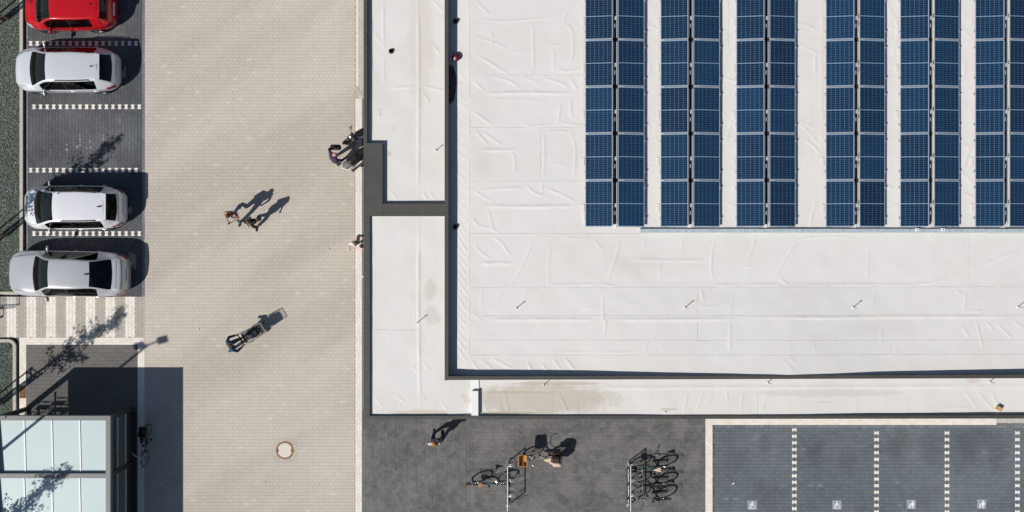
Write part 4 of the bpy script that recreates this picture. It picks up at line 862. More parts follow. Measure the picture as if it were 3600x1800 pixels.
# street lamp just outside the left edge: its shadow crosses the shelter and the driveway
M_LAMP = mat('grey_lamp_metal', (.22, .23, .24), .45, metal=.5)
x, y = P(-30, 1654); lamp = empty('street_lamp', (x, y, 0)); tag(lamp, 'tall twin headed street lamp left of the cart shelter', 'street lamp')
b = MB(); b.tube([(0, 0, 0), (0, 0, 2), (0, 0, 8.3)], [.085, .075, .045], 12); b.build('pole', M_LAMP, lamp, smooth=60)
da = Vector((.97, .25, 0)).normalized()
b = MB(); b.tube([da * -.3 + Vector((0, 0, 8.42)), (0, 0, 8.3), da * .3 + Vector((0, 0, 8.42))], .035, 8); b.build('cross_arm', M_LAMP, lamp)
for s in (-1, 1):
    c = da * s * .50 + Vector((0, 0, 8.45)); Mx = Matrix.Translation(c) @ Matrix.Rotation(math.atan2(da.y, da.x), 4, 'Z')
    hd = MB(); hd.box(-.23, .23, -.15, .15, -.05, .05, Mx, bev=.05); o = hd.build('lamp_head', M_LAMP, lamp); hd = MB(); hd.box(-.17, .17, -.10, .10, -.062, -.052, Mx); hd.build('lens', M_WHB, o)
# ------------------------------------------------------------------ parked cars (front towards the planting bed, -x)
M_CGLASS = glass_mat('tinted_car_glass', (.42, .50, .46), 1.5); M_CGLASSD = glass_mat('dark_car_glass', (.16, .18, .18), 1.5)
M_TYRE = mat('tyre_rubber', (.018, .018, .019), .8); M_RIM = mat('alloy_rim', (.55, .55, .56), .3, metal=.85); M_TRIM = mat('black_trim', (.014, .014, .015), .45)
M_INT = mat('dark_interior', (.055, .058, .058), .85); M_INTG = mat('grey_seat_fabric', (.16, .17, .165), .9, var=.2); M_HLAMP = mat('headlamp_glass', (.50, .53, .56), .12, metal=.3); M_TLAMP = mat('tail_lamp_red', (.30, .012, .022), .15); M_PLT = mat('plate_white', (.75, .76, .78), .5); M_BLUEB = mat('plate_blue', (.02, .06, .35), .5)
def paint(name, col, metal, rough, flake=.0):
    m = mat(name, col, rough, metal=metal, coat=.6, spec=.5); return m
def interp(tab, u):
    xs = [t[0] for t in tab]; ys = [t[1] for t in tab]
    if u <= xs[0]: return ys[0]
    if u >= xs[-1]: return ys[-1]
    i = max(k for k in range(len(xs)) if xs[k] <= u); i = min(i, len(xs) - 2)
    def sl(k):
        if k <= 0 or k >= len(xs) - 1: return 0.0 if k in (0, len(xs) - 1) else 0
        a = (ys[k] - ys[k - 1]) / (xs[k] - xs[k - 1]); b = (ys[k + 1] - ys[k]) / (xs[k + 1] - xs[k])
        return 0 if a * b <= 0 else 2 * a * b / (a + b)
    if i == 0: m0 = (ys[1] - ys[0]) / (xs[1] - xs[0])
    else: m0 = sl(i)
    m1 = sl(i + 1) if i + 1 < len(xs) - 1 else (ys[i + 1] - ys[i]) / (xs[i + 1] - xs[i])
    h = xs[i + 1] - xs[i]; t = (u - xs[i]) / h
    return (2 * t ** 3 - 3 * t * t + 1) * ys[i] + (t ** 3 - 2 * t * t + t) * h * m0 + (-2 * t ** 3 + 3 * t * t) * ys[i + 1] + (t ** 3 - t * t) * h * m1
def crspline(pts, k):
    out = []; n = len(pts)
    for i in range(n - 1):
        p0 = pts[max(i - 1, 0)]; p1 = pts[i]; p2 = pts[i + 1]; p3 = pts[min(i + 2, n - 1)]
        for j in range(k):
            t = j / k; out.append(tuple(.5 * (2 * p1[d] + (-p0[d] + p2[d]) * t * .8 + (2 * p0[d] - 5 * p1[d] + 4 * p2[d] - p3[d]) * t * t * .8 + (-p0[d] + 3 * p1[d] - 3 * p2[d] + p3[d]) * t ** 3 * .8) + .2 * (p1[d] + (p2[d] - p1[d]) * t) - .5 * .2 * 2 * p1[d] for d in (0, 1)) if False else tuple(p1[d] + (p2[d] - p1[d]) * t for d in (0, 1)))
    out.append(pts[-1]); return out
def car(label, cx, cy, L, Wd, H, K, pm, rails=False, sedan=False, rz=0.0, antenna='shark', yellow=False):
    """K: distances from the nose: cowl, wtop, roofend, rwend, tail edge, and heights/halfwidths"""
    cx -= .05; L -= .10
    root = empty('parked_car', (cx, cy, 0), R(180) + rz); tag(root, label, 'car', 'cars parked in the left bays')
    cowl, wtop, rend, rwe, tail = K['cowl'], K['wtop'], K['rend'], K['rwe'], K['tail']
    hwm = Wd / 2; rw = K['rw']; zc = K.get('zc', 1.0); zr = K.get('zr', 1.0); wc = hwm - .10
    HW = [(0, .50 * hwm), (.08, .70 * hwm), (.28, .88 * hwm), (.6, .975 * hwm), (1.1, .995 * hwm), (L * .5, hwm), (L - 1.0, .985 * hwm), (L - .55, .94 * hwm), (L - .28, .865 * hwm), (L - .1, .75 * hwm), (L, .58 * hwm)]
    ZT = [(0, .60), (.06, .69), (.2, K.get('zn', .78)), (cowl * .6, zc - .07), (cowl, zc), ((cowl + wtop) / 2, zc + (H - zc) * .56), (wtop, H - .045), (wtop + .35, H - .008), ((wtop + rend) / 2, H), (rend, H - (.06 if sedan else .045))]
    if sedan: ZT += [((rend + rwe) / 2, (H - .06 + zr) / 2 + .02), (rwe, zr), (tail, zr - .02), (L - .12, .90), (L, .62)]
    else: ZT += [(rwe, zr), (tail, zr - .12), (L - .05, .78), (L, .60)]
    W2 = [(0, .40 * hwm), (.1, .62 * hwm), (.3, .74 * hwm), (cowl * .7, .84 * hwm), (cowl, .86 * hwm), (wtop, rw), ((wtop + rend) / 2, rw + .005), (rend, rw - .03)]
    if sedan: W2 += [(rwe, .74 * hwm), (tail, .74 * hwm), (L - .1, .62 * hwm), (L, .45 * hwm)]
    else: W2 += [(rwe, .70 * hwm), (tail, .74 * hwm), (L - .05, .66 * hwm), (L, .5 * hwm)]
    ZB = [(0, .52), (.1, .62), (.3, .70), (cowl, .90), (L * .5, .94), (L - .7, .98), (L - .25, .93), (L - .06, .70), (L, .52)]
    if sedan: ZB[-3] = (L - .25, .90)
    BOW = [(0, .0), (.1, .05), (cowl, .16), (wtop, .08), ((wtop + rend) / 2, 0), (rend, -.06), (rwe, -.12), (L - .1, -.05), (L, 0)]
    us = sorted(set([0, .03, .07, .12, .2, .3, cowl, wtop, rend, rwe, tail, L - .2, L - .12, L - .05, L] + K['b'] + list(np.arange(.4, L - .25, .11))))
    us = [u for i, u in enumerate(us) if i == 0 or u - us[i - 1] > .012 or u in (cowl, wtop, rend, rwe)]
    SUB = 3; rings = []
    for u in us:
        hw = interp(HW, u); zt = interp(ZT, u); w2 = min(interp(W2, u), hw * .92); zb = min(interp(ZB, u), zt - .02); zs = .20 + (.06 if u < .3 or u > L - .4 else 0)
        cab = max(0, min(1, (zt - zb - .03) / .12)); ze = max(zb + .006, zt - (.055 * cab + .018)); bow = interp(BOW, u)
        half = [(hw * .90, zs), (hw * .985, zs + .13), (hw, zs + (zb - zs) * .58), (hw * .99, zb - (.07 if zb > .66 else .03)), (hw * .955, zb), (w2, ze), (w2 * .88, zt - .016 * (.4 + .6 * cab)), (w2 * .46, zt - .004), (0, zt)]
        pts = []
        for i in range(8):
            a, c = half[i], half[i + 1]; p0 = half[max(i - 1, 0)]; p3 = half[min(i + 2, 8)] if i < 7 else (-half[7][0], half[7][1])
            for j in range(SUB):
                t = j / SUB; q = []
                for d in (0, 1):
                    q.append(.5 * (2 * a[d] + (c[d] - p0[d]) * t + (2 * p0[d] - 5 * a[d] + 4 * c[d] - p3[d]) * t * t + (3 * a[d] - p0[d] - 3 * c[d] + p3[d]) * t ** 3))
                lin = (a[0] + (c[0] - a[0]) * t, a[1] + (c[1] - a[1]) * t); f = .35 if i == 4 else .8
                pts.append((lin[0] + (q[0] - lin[0]) * f, lin[1] + (q[1] - lin[1]) * f))
        pts.append(half[-1]); ring = []
        for (y, z) in pts + [(-y, z) for y, z in reversed(pts[:-1])]:
            ring.append((L / 2 - u + bow * (1 - min(1, (y / hw)) ** 2), y, z))
        rings.append(ring)
    n = len(rings[0]); nh = 8 * SUB
    def seg(j): jj = j if j < nh else 2 * nh - 1 - j; return jj // SUB
    groups = {}
    def cls(um, j):
        s = seg(j); left = j < nh
        if s >= 6 and cowl + .015 <= um <= wtop: return 'windscreen'
        if s >= 6 and rend <= um <= rwe: return 'rear_window'
        if s == 4:
            for w, (a, c) in enumerate(K['side']):
                if a <= um <= c: return 'side_window_%d_%d' % (w, left)
            if K['side'][0][1] < um < K['side'][1][0]: return 'pillar_trim_%d' % left
        if s in (3, 4) and .09 <= um <= K.get('hl', .42): return 'headlight_%d' % left
        if s in (2, 3) and L - K.get('tl', .36) <= um <= L - .07: return 'tail_light_%d' % left
        if s == 0: return 'sill_trim'
        return 'body'
    for i in range(len(us) - 1):
        um = (us[i] + us[i + 1]) / 2
        for j in range(n - 1): groups.setdefault(cls(um, j), []).append((i * n + j, i * n + j + 1, (i + 1) * n + j + 1, (i + 1) * n + j))
    groups['body'] += [tuple(range(n - 1, -1, -1)), tuple((len(us) - 1) * n + j for j in range(n))]
    allv = [v for r_ in rings for v in r_]
    mats = {'body': pm, 'windscreen': M_CGLASS, 'rear_window': M_CGLASSD, 'sill_trim': M_TRIM, 'headlight': M_HLAMP, 'tail_light': M_TLAMP, 'side_window': M_CGLASSD, 'pillar_trim': M_TRIM}
    body = None
    for k_ in sorted(groups, key=lambda g_: g_ != 'body'):
        fs = groups[k_]; used = sorted({i for f in fs for i in f}); mp = {o_: i for i, o_ in enumerate(used)}; b = MB(); b.add([allv[i] for i in used], [tuple(mp[i] for i in f) for f in fs])
        nm = next(q for q in mats if k_.startswith(q)); o = b.build(nm, mats[nm], root, smooth=38)
    # interior
    b = MB(); b.box(-L / 2 + .5, L / 2 - .75, -hwm + .16, hwm - .16, .28, .34); b.box(L / 2 - cowl - .55, L / 2 - cowl - .05, -hwm + .22, hwm - .22, .34, zc - .06, bev=.06); b.build('dashboard', M_INT, root)
    fx = L / 2 - wtop - .25
    for dx in (0, -.86):
        for s in (-1, 1):
            b = MB(); b.box(fx + dx - .48, fx + dx, s * .36 - .25, s * .36 + .25, .34, .58, bev=.06); b.box(fx + dx - .62, fx + dx - .44, s * .36 - .24, s * .36 + .24, .5, 1.12, bev=.06); b.box(fx + dx - .62, fx + dx - .50, s * .36 - .12, s * .36 + .12, 1.12, 1.28, bev=.04); b.build('seat', M_INTG, root)
    b = MB(); b.tube([(fx + .28 + .05 * math.sin(t), .36 + .18 * math.cos(t), .80 + .17 * math.sin(t)) for t in np.linspace(0, 6.28, 16, endpoint=False)], .014, 6, closed=True); b.build('steering_wheel', M_TRIM, root)
    # wheels
    for wx, in ((L / 2 - K.get('wf', .82),), (-L / 2 + K.get('wb', .78),)):
        for s in (-1, 1):
            uu = L / 2 - wx; hw = interp(HW, uu); e = empty('wheel', (wx, s * (hw - .085), .315)); e.parent = root; Mx = Matrix.Rotation(R(90), 4, 'X')
            b = MB(); b.lathe([(.20, -.10), (.29, -.105), (.315, -.08), (.315, .08), (.29, .105), (.20, .10)], 28, Mx, closed=True); b.build('tyre', M_TYRE, e, smooth=40)
            b = MB(); b.lathe([(.001, -.04), (.06, -.045), (.08, -.03)], 16, Mx)
            for k_ in range(5): a = 2 * math.pi * k_ / 5; b.box(.03, .20, -.022, .022, -.012, .012, Matrix.Rotation(R(90) , 4, 'X') @ Matrix.Rotation(a, 4, 'Z') @ Matrix.Translation((0, 0, -.075 * -s)))
            b.lathe([(.185, -.09), (.212, -.095), (.212, .095), (.185, .09)], 24, Mx, closed=True); b.build('rim', M_RIM, e, smooth=40)
            b = MB(); b.lathe([(.001, -.02), (.345, -.02), (.345, .012), (.001, .012)], 24, Matrix.Translation((wx, s * (hw * .955 - .012), .33)) @ Mx); b.build('wheel_arch', M_TRIM, root)
    # mirrors
    for s in (-1, 1):
        mx_ = L / 2 - cowl - .42; yy = interp(HW, cowl + .42) * .97; b = MB(); b.ell((mx_ - .01, s * (yy + .12), .97), (.06, .105, .075), 12, 8); b.tube([(mx_, s * (yy - .03), .93), (mx_, s * (yy + .08), .95)], .03, 6); o = b.build('mirror', pm, root, smooth=60)
        b = MB(); b.box(mx_ - .085, mx_ - .07, s * (yy + .14) - .09, s * (yy + .14) + .09, .93, 1.03); b.build('mirror_glass', M_TRIM, o)
        for hx in K.get('handles', (fx - .55, fx - 1.5)):
            b = MB(); b.tube([(hx + .09, s * (hwm - .01), .80), (hx, s * (hwm + .012), .81), (hx - .09, s * (hwm - .01), .80)], .013, 6); b.build('door_handle', pm, root)
        if rails:
            r0, r1 = L / 2 - wtop - .25, L / 2 - rend + .22; b = MB(); b.tube([(r0, s * (rw - .03), H - .05), (r0 - .08, s * (rw - .03), H + .01), ((r0 + r1) / 2, s * (rw - .02), H + .025), (r1 + .08, s * (rw - .05), H + .0), (r1, s * (rw - .05), H - .06)], .016, 6); b.build('roof_rail', M_TRIM, root)
        # wiper
    b = MB(); b.tube([(L / 2 - cowl + .03, -.5, zc + .015), (L / 2 - cowl - .02, .05, zc + .03)], .01, 5); b.tube([(L / 2 - cowl + .06, .05, zc + .02), (L / 2 - cowl + .02, .5, zc + .03)], .01, 5); b.build('wiper', M_TRIM, root)
    ax = L / 2 - rend + (.18 if not sedan else .14)
    if antenna == 'shark': b = MB(); b.add([(ax, -.02, H - .02), (ax, .02, H - .02), (ax - .16, .028, H - .035), (ax - .16, -.028, H - .035), (ax - .13, 0, H + .06), (ax - .16, 0, H + .05)], [(0, 1, 4), (1, 2, 5, 4), (0, 4, 5, 3), (2, 3, 5)]); b.build('antenna', M_TRIM, root)
    else: b = MB(); b.tube([(ax, 0, H - .02), (ax - .02, 0, H + .02)], .03, 8); b.tube([(ax - .02, 0, H + .02), (ax - .28, 0, H + .14)], .006, 5); b.build('antenna', M_TRIM, root)
    # bumper, number plate, badge strip, hood line
    b = MB(); b.box(-L / 2 - .016, -L / 2 + .05, -.26, .26, .62, .73); b.build('number_plate', M_PLT, root)
    b = MB(); b.box(-L / 2 - .004, -L / 2 + .2, -.60 * hwm, .60 * hwm, .34, .58, bev=.05); b.build('rear_bumper', pm, root)
    b = MB(); b.box(L / 2 - .2, L / 2 + .02, -.55 * hwm, .55 * hwm, .30, .56, bev=.05); o = b.build('front_bumper', pm, root)
    b = MB(); b.box(L / 2 + .0, L / 2 + .028, -.35, .35, .38, .52); b.build('grille', M_TRIM, root)
    if not sedan:
        b = MB(); zz = interp(ZT, rend + .03); b.add([(L / 2 - rend + .02, -rw + .06, zz + .01), (L / 2 - rend + .02, rw - .06, zz + .01), (L / 2 - rend - .16, rw - .10, zz - .005), (L / 2 - rend - .16, -rw + .10, zz - .005), (L / 2 - rend + .02, -rw + .06, zz - .02), (L / 2 - rend + .02, rw - .06, zz - .02), (L / 2 - rend - .16, rw - .10, zz - .03), (L / 2 - rend - .16, -rw + .10, zz - .03)], [(0, 1, 2, 3), (7, 6, 5, 4), (0, 4, 5, 1), (1, 5, 6, 2), (2, 6, 7, 3), (3, 7, 4, 0)]); b.build('spoiler', pm, root)
    # shut lines: bonnet sides and tailgate
    for s in (-1, 1):
        pts = []
        for u in np.linspace(.32, cowl - .02, 7): pts.append((L / 2 - u + interp(BOW, u) * .35, s * interp(W2, u) * .93, interp(ZT, u) - .002 + .004))
        b = MB(); b.tube(pts, .005, 4); b.build('shut_line', M_TRIM, root)
    if sedan:
        b = MB(); b.tube([(-L / 2 + .34 - .02 * math.cos(t * 1.2), .62 * hwm * t, interp(ZT, L - .34) + .012) for t in np.linspace(-1, 1, 9)], .006, 4); b.build('shut_line', M_TRIM, root)
    b = MB(); b.tube([(L / 2 - rend + .14, y_, interp(ZT, rend - .14) - .004 - .03 * (abs(y_) / rw) ** 4) for y_ in np.linspace(-rw * .86, rw * .86, 7)], .004, 4); b.build('shut_line', M_TRIM, root)
    return root
P_SIL = paint('silver_blue_paint', (.66, .69, .74), .25, .28); P_SIL2 = paint('bright_silver_paint', (.76, .775, .81), .18, .28); P_SIL3 = paint('silver_grey_paint', (.50, .512, .54), .30, .26); P_RED = paint('red_paint', (.50, .006, .012), .10, .22)
car('small red hatchback parked in the topmost bay, partly cut by the top edge', -17.985, 10.06, 3.74, 1.72, 1.50, dict(cowl=.74, wtop=1.40, rend=3.16, rwe=3.38, tail=3.50, rw=.60, zc=1.03, zr=1.08, b=[1.05, 2.0, 2.06, 2.9], side=[(1.05, 2.0), (2.06, 2.9)], hl=.45, tl=.3), P_RED, antenna='whip')
car('silver estate car with roof rails parked below the red car', -18.10, 7.58, 4.28, 1.80, 1.47, dict(cowl=.90, wtop=1.62, rend=3.55, rwe=3.98, tail=4.10, rw=.60, zc=1.0, zr=1.06, b=[1.25, 2.2, 2.27, 3.45], side=[(1.25, 2.2), (2.27, 3.45)]), P_SIL, rails=True, antenna='whip')
car('boxy silver compact van with roof rails parked below the empty bay', -17.80, 1.97, 4.18, 1.78, 1.58, dict(cowl=.76, wtop=1.60, rend=3.50, rwe=3.83, tail=3.98, rw=.61, zc=1.06, zr=1.08, b=[1.15, 2.2, 2.27, 3.4], side=[(1.15, 2.2), (2.27, 3.4)], tl=.4), P_SIL2, rails=True)
car('long silver grey saloon car parked beside the crosswalk', -18.03, -.72, 4.93, 1.87, 1.46, dict(cowl=1.26, wtop=1.98, rend=3.50, rwe=4.24, tail=4.60, rw=.60, zc=1.0, zr=1.06, zn=.74, b=[1.62, 2.55, 2.62, 3.75], side=[(1.62, 2.55), (2.62, 3.75)], wf=.92, wb=1.05), P_SIL3, sedan=True, rz=R(-.8))
# ------------------------------------------------------------------ people (local x forward, y left)
M_SKIN = mat('skin', (.50, .27, .19), .6, var=.08, vscale=12); M_SKIN2 = mat('tanned_skin', (.44, .21, .14), .6, var=.08, vscale=12)
def cloth(name, c, var=.15): return mat(name, c, .9, var=var, vscale=14, bump=.3, bscale=40)
def remesh(o, v, it=2):
    md = o.modifiers.new('remesh', 'REMESH'); md.mode = 'VOXEL'; md.voxel_size = v; md.use_smooth_shade = True
    if it: sm = o.modifiers.new('smooth', 'SMOOTH'); sm.iterations = it; sm.factor = .5
    return o
def hand(b, wr, d, curl, side, s):
    d = d.normalized(); curl = (curl - d * curl.dot(d)).normalized(); w = d.cross(curl).normalized()
    b.cap(wr, .026 * s, wr + d * .07 * s, .030 * s); b.cap(wr + d * .05 * s - w * .018 * s, .016 * s, wr + d * .085 * s - w * .024 * s, .013 * s); b.cap(wr + d * .05 * s + w * .018 * s, .016 * s, wr + d * .085 * s + w * .024 * s, .013 * s)
    for k, ln in enumerate((.062, .072, .068, .052)):
        p0 = wr + d * .085 * s + w * (-.033 + .022 * k) * s; p1 = p0 + (d * .8 + curl * .5) * ln * .5 * s; p2 = p1 + (d * .25 + curl * .95) * ln * .6 * s
        b.cap(p0, .0098 * s, p1, .009 * s, 7); b.cap(p1, .009 * s, p2, .0078 * s, 7)
    t0 = wr + d * .03 * s + w * side * .03 * s; t1 = t0 + (w * side * .7 + d * .6 + curl * .3) * .04 * s; b.cap(t0, .0125 * s, t1, .011 * s, 7); b.cap(t1, .011 * s, t1 + (d * .6 + curl * .7) * .032 * s, .009 * s, 7)
def person(label, x, y, rz, J=None, h=1.75, shirt=None, sleeve=1.0, pants=None, leg=1.0, shoes=None, hair=None, hairlen=0, skin=None, skirt=None, look=(1, 0, -.25), jacket_open=None, curl=None):
    s = h / 1.75; skin = skin or M_SKIN
    D = dict(pel=(0, 0, .95), chest=(.01, 0, 1.28), neck=(.0, 0, 1.48), head=(.04, 0, 1.635), shL=(0, .185, 1.43), shR=(0, -.185, 1.43), elL=(-.03, .25, 1.15), elR=(-.03, -.25, 1.15), wrL=(.06, .25, .91), wrR=(.06, -.25, .91), hipL=(0, .095, .92), hipR=(0, -.095, .92), knL=(.03, .10, .50), knR=(.03, -.10, .50), anL=(0, .10, .085), anR=(0, -.10, .085))
    D.update(J or {}); D = {k: Vector(v) * s for k, v in D.items()}
    root = empty('person', (x, y, 0), rz); tag(root, label, 'person')
    def torso(b, e, vest=False):
        p, c = D['pel'], D['chest']
        for sy in (-1, 1):
            b.cap(p + Vector((0, sy * .065 * s, -.01)), .105 * s + e, p.lerp(c, .45) + Vector((0, sy * .06 * s, 0)), .092 * s + e); b.cap(p.lerp(c, .45) + Vector((0, sy * .06 * s, 0)), .092 * s + e, c + Vector((.01, sy * .085 * s, .02)), .108 * s + e)
            sh = D['shL' if sy > 0 else 'shR']
            if not vest: b.cap(c + Vector((0, sy * .08 * s, .05)), .09 * s + e, sh, .062 * s + e)
            else: b.cap(c + Vector((0, sy * .06 * s, .05)), .092 * s + e, D['neck'] + Vector((0, sy * .085 * s, -.03)), .05 * s)
        if not vest: b.cap(D['shL'], .06 * s + e, D['shR'], .06 * s + e)
    def arm(b, k, f, e):
        sh, el, wr = D['sh' + k], D['el' + k], D['wr' + k]; f1 = min(1, f * 2); f2 = max(0, f * 2 - 1)
        b.cap(sh, .053 * s + e, sh.lerp(el, f1), (.053 - .011 * f1) * s + e)
        if f2 > 0: b.cap(el, .042 * s + e, el.lerp(wr, f2), (.042 - .014 * f2) * s + e)
    def legc(b, k, f, e):
        hp, kn, an = D['hip' + k], D['kn' + k], D['an' + k]; f1 = min(1, f * 2); f2 = max(0, f * 2 - 1)
        b.cap(hp, .088 * s + e, hp.lerp(kn, f1), (.088 - .03 * f1) * s + e)
        if f2 > 0: b.cap(kn, .058 * s + e, kn.lerp(an, f2), (.058 - .018 * f2) * s + e)
    def foot(b, k, e):
        an = D['an' + k]; hl = an + Vector((-.05, 0, -.045)) * s; hl.z = max(hl.z, .032); t = an + Vector((.15, .01 if k == 'L' else -.01, 0)) * s; t.z = max(.03, an.z - .055 * s); b.cap(hl, .034 * s + e, t, .030 * s + e)
        b.cap(an, .04 * s + e, hl.lerp(t, .4), .035 * s + e)
    lk = Vector(look).normalized(); hd = D['head']
    b = MB(); torso(b, 0); b.cap(D['neck'] - Vector((0, 0, .05)), .058 * s, hd - Vector((0, 0, .05)), .05 * s)
    Mh = lk.to_track_quat('X', 'Z').to_matrix().to_4x4()
    b.ell(hd, (.098 * s, .078 * s, .112 * s), 16, 12, Mh)
    def hp(a, c, e): return hd + (Mh @ Vector((a, c, e))) * s
    b.cap(hp(.03, 0, -.06), .055 * s, hp(.055, 0, -.085), .035 * s); b.cap(hp(.095, 0, .0), .011 * s, hp(.112, 0, -.03), .014 * s); b.cap(hp(.09, -.02, -.058), .008 * s, hp(.09, .02, -.058), .008 * s)
    for sy in (-1, 1): b.cap(hp(0, sy * .078, -.02), .012 * s, hp(-.01, sy * .086, .02), .015 * s)
    for k in 'LR':
        arm(b, k, 1, 0); legc(b, k, 1, 0); foot(b, k, -.006); cu = Vector((curl or {}).get(k, (.2, 0, -1))); 
        d = D['wr' + k] - D['el' + k]; hand(b, D['wr' + k], d, cu if abs(d.normalized().dot(cu.normalized())) < .97 else Vector((1, 0, .1)), 1 if k == 'R' else -1, s)
    body = remesh(b.build('body', skin, root), .0095 * s)
    for sy in (-1, 1): b = MB(); b.ell(hp(.088, sy * .032, .015), (.010 * s, .012 * s, .009 * s), 8, 6); b.build('eye', M_TRIM, root, smooth=180)
    if shirt:
        b = MB(); torso(b, .014, sleeve <= 0); 
        for k in 'LR':
            if sleeve > 0: arm(b, k, sleeve * .96, .014)
        remesh(b.build('top', shirt, root), .013 * s)
    if pants:
        b = MB(); p = D['pel']
        for sy in (-1, 1): b.cap(p + Vector((0, sy * .06 * s, .04)), .105 * s + .018, p + Vector((0, sy * .065 * s, -.03)), .105 * s + .018)
        for k in 'LR': legc(b, k, leg, .019)
        remesh(b.build('trousers', pants, root), .013 * s)
    if skirt:
        b = MB(); p = D['pel']; pr = [(.14 * s, .08), (.155 * s, .0), (.21 * s, -.22), (.25 * s, -.42), (.235 * s, -.42), (.19 * s, -.2)]; b.lathe(pr, 20, Matrix.Translation(p), closed=True); b.build('skirt', skirt, root, smooth=60)
    if shoes:
        for k in 'LR': b = MB(); foot(b, k, .008); remesh(b.build('shoe', shoes, root), .010, 1)
    if hair:
        b = MB(); b.ell(hp(-.018, 0, .022), (.100 * s, .086 * s, .105 * s), 16, 10, Mh)
        if hairlen > 0:
            for c in (-.045, 0, .045): b.cap(hp(-.05, c, .02), .068 * s, hp(-.085, c * 1.4, -hairlen), .055 * s)
            b.cap(hp(0, .062, 0), .03 * s, hp(-.01, .075, -hairlen * .8), .028 * s); b.cap(hp(0, -.062, 0), .03 * s, hp(-.01, -.075, -hairlen * .8), .028 * s)
        remesh(b.build('hair', hair, root), .012 * s)
    return root
H_BRN = mat('brown_hair', (.055, .028, .014), .45, var=.4, vscale=30); H_DRK = mat('dark_hair', (.02, .012, .009), .5, var=.4, vscale=30); H_AUB = mat('auburn_hair', (.30, .125, .042), .5, var=.45, vscale=24); H_BLD = mat('light_brown_hair', (.20, .11, .05), .5, var=.4, vscale=24)
C_BLK = cloth('black_cotton', (.018, .016, .017)); C_JEAN = cloth('light_blue_denim', (.19, .28, .37)); C_NAVY = cloth('navy_wool', (.02, .05, .12)); C_DJEAN = cloth('dark_denim', (.03, .055, .10)); C_PURP = cloth('dark_purple_shirt', (.045, .022, .075)); C_OLIV = cloth('olive_trousers', (.13, .14, .075)); C_WHT = cloth('white_cotton', (.70, .71, .75), .05); C_DRED = cloth('dark_red_cotton', (.18, .008, .02)); C_GREY = cloth('pale_grey_cotton', (.50, .51, .54), .08)
S_BLK = mat('black_shoe', (.015, .015, .016), .5); S_WHT = mat('white_shoe', (.6, .58, .56), .6); S_RED = mat('pink_shoe', (.6, .13, .13), .6)
WALK = dict(hipL=(.02, .095, .92), hipR=(-.02, -.095, .92), knL=(.20, .10, .53), anL=(.27, .10, .085), knR=(-.02, -.10, .50), anR=(-.36, -.10, .14))
# couple on the driveway
x, y = P(842, 757); person('man in black vest and light blue jeans looking at a phone, walking', x, y, R(-106), dict(WALK, elL=(.06, .29, 1.20), wrL=(.27, .12, 1.20), elR=(.06, -.29, 1.20), wrR=(.27, -.10, 1.18), head=(.07, 0, 1.63)), 1.79, C_BLK, .0, C_JEAN, 1, S_BLK, H_DRK, skin=M_SKIN2, look=(1, 0, -.7), curl={'L': (.3, -1, 0), 'R': (.3, 1, 0)})
hx = Vector((x, y, 0)) + Matrix.Rotation(R(-106), 3, 'Z') @ Vector((.37, .01, 1.24)); o = MB().box(-.07, .07, -.035, .035, -.005, .005, Matrix.Rotation(R(-106), 4, 'Z') @ Matrix.Rotation(R(-35), 4, 'Y'), bev=.003).build('phone', S_BLK); o.location = hx; tag(o, 'black phone held by the man in light blue jeans', 'phone')
x, y = P(905, 781); person('woman with long brown hair and black clothes walking beside the man with the phone', x, y, R(-80), dict(WALK, knR=(.18, -.09, .52), anR=(.22, -.09, .085), knL=(-.02, .09, .5), anL=(-.20, .09, .11), elL=(-.06, .27, 1.16), wrL=(.14, .22, 1.02), elR=(-.02, -.26, 1.15), wrR=(.15, -.20, 1.0)), 1.66, C_BLK, .12, C_BLK, 1, S_BLK, H_BRN, .34, look=(1, .15, -.3))
# man pushing the trolley
ca = Vector((math.cos(R(31)), math.sin(R(31)))); mx_, my_ = CARTX - ca.x * .47, CARTY - ca.y * .47
person('man in blue jacket pushing the wire shopping trolley across the driveway', mx_, my_, R(31), dict(WALK, chest=(.07, 0, 1.27), neck=(.11, 0, 1.46), head=(.17, 0, 1.61), shL=(.09, .19, 1.42), shR=(.09, -.19, 1.42), elL=(.16, .32, 1.17), elR=(.16, -.32, 1.17), wrL=(.40, .255, 1.04), wrR=(.40, -.255, 1.04)), 1.80, C_NAVY, .98, C_DJEAN, 1, S_BLK, H_BRN, look=(1, 0, -.45))
# load in the trolley
lo = empty('baby_carrier', (CARTX + ca.x * .52, CARTY + ca.y * .52, .62), R(31)); tag(lo, 'black padded baby carrier sitting in the trolley pushed by the man in blue', 'baby carrier')
b = MB(); b.cap((-.16, 0, .05), .17, (.22, 0, .12), .13, 14); b.ell((.02, 0, .12), (.33, .20, .16), 16, 10); remesh(b.build('shell', mat('black_padding', (.016, .016, .018), .75, var=.3), lo), .014)
b = MB(); b.ell((-.12, 0, .22), (.17, .18, .13), 16, 8); b.build('hood', mat('dark_grey_hood', (.035, .036, .042), .8, var=.3), lo, smooth=180)
b = MB(); b.tube([(.02, -.21, .12), (.05, -.19, .33), (.05, 0, .40), (.05, .19, .33), (.02, .21, .12)], .016, 8); b.build('carry_handle', S_BLK, lo, smooth=60)
bg = MB(); bg.box(-.12, .12, -.18, .18, 0, .18, bev=.05); o = bg.build('shopping_bag', mat('black_bag', (.02, .017, .018), .7, var=.3)); o.location = (CARTX + ca.x * .86, CARTY + ca.y * .86, .62); o.rotation_euler = (0, 0, R(31)); tag(o, 'small black bag at the front of the pushed trolley', 'bag')
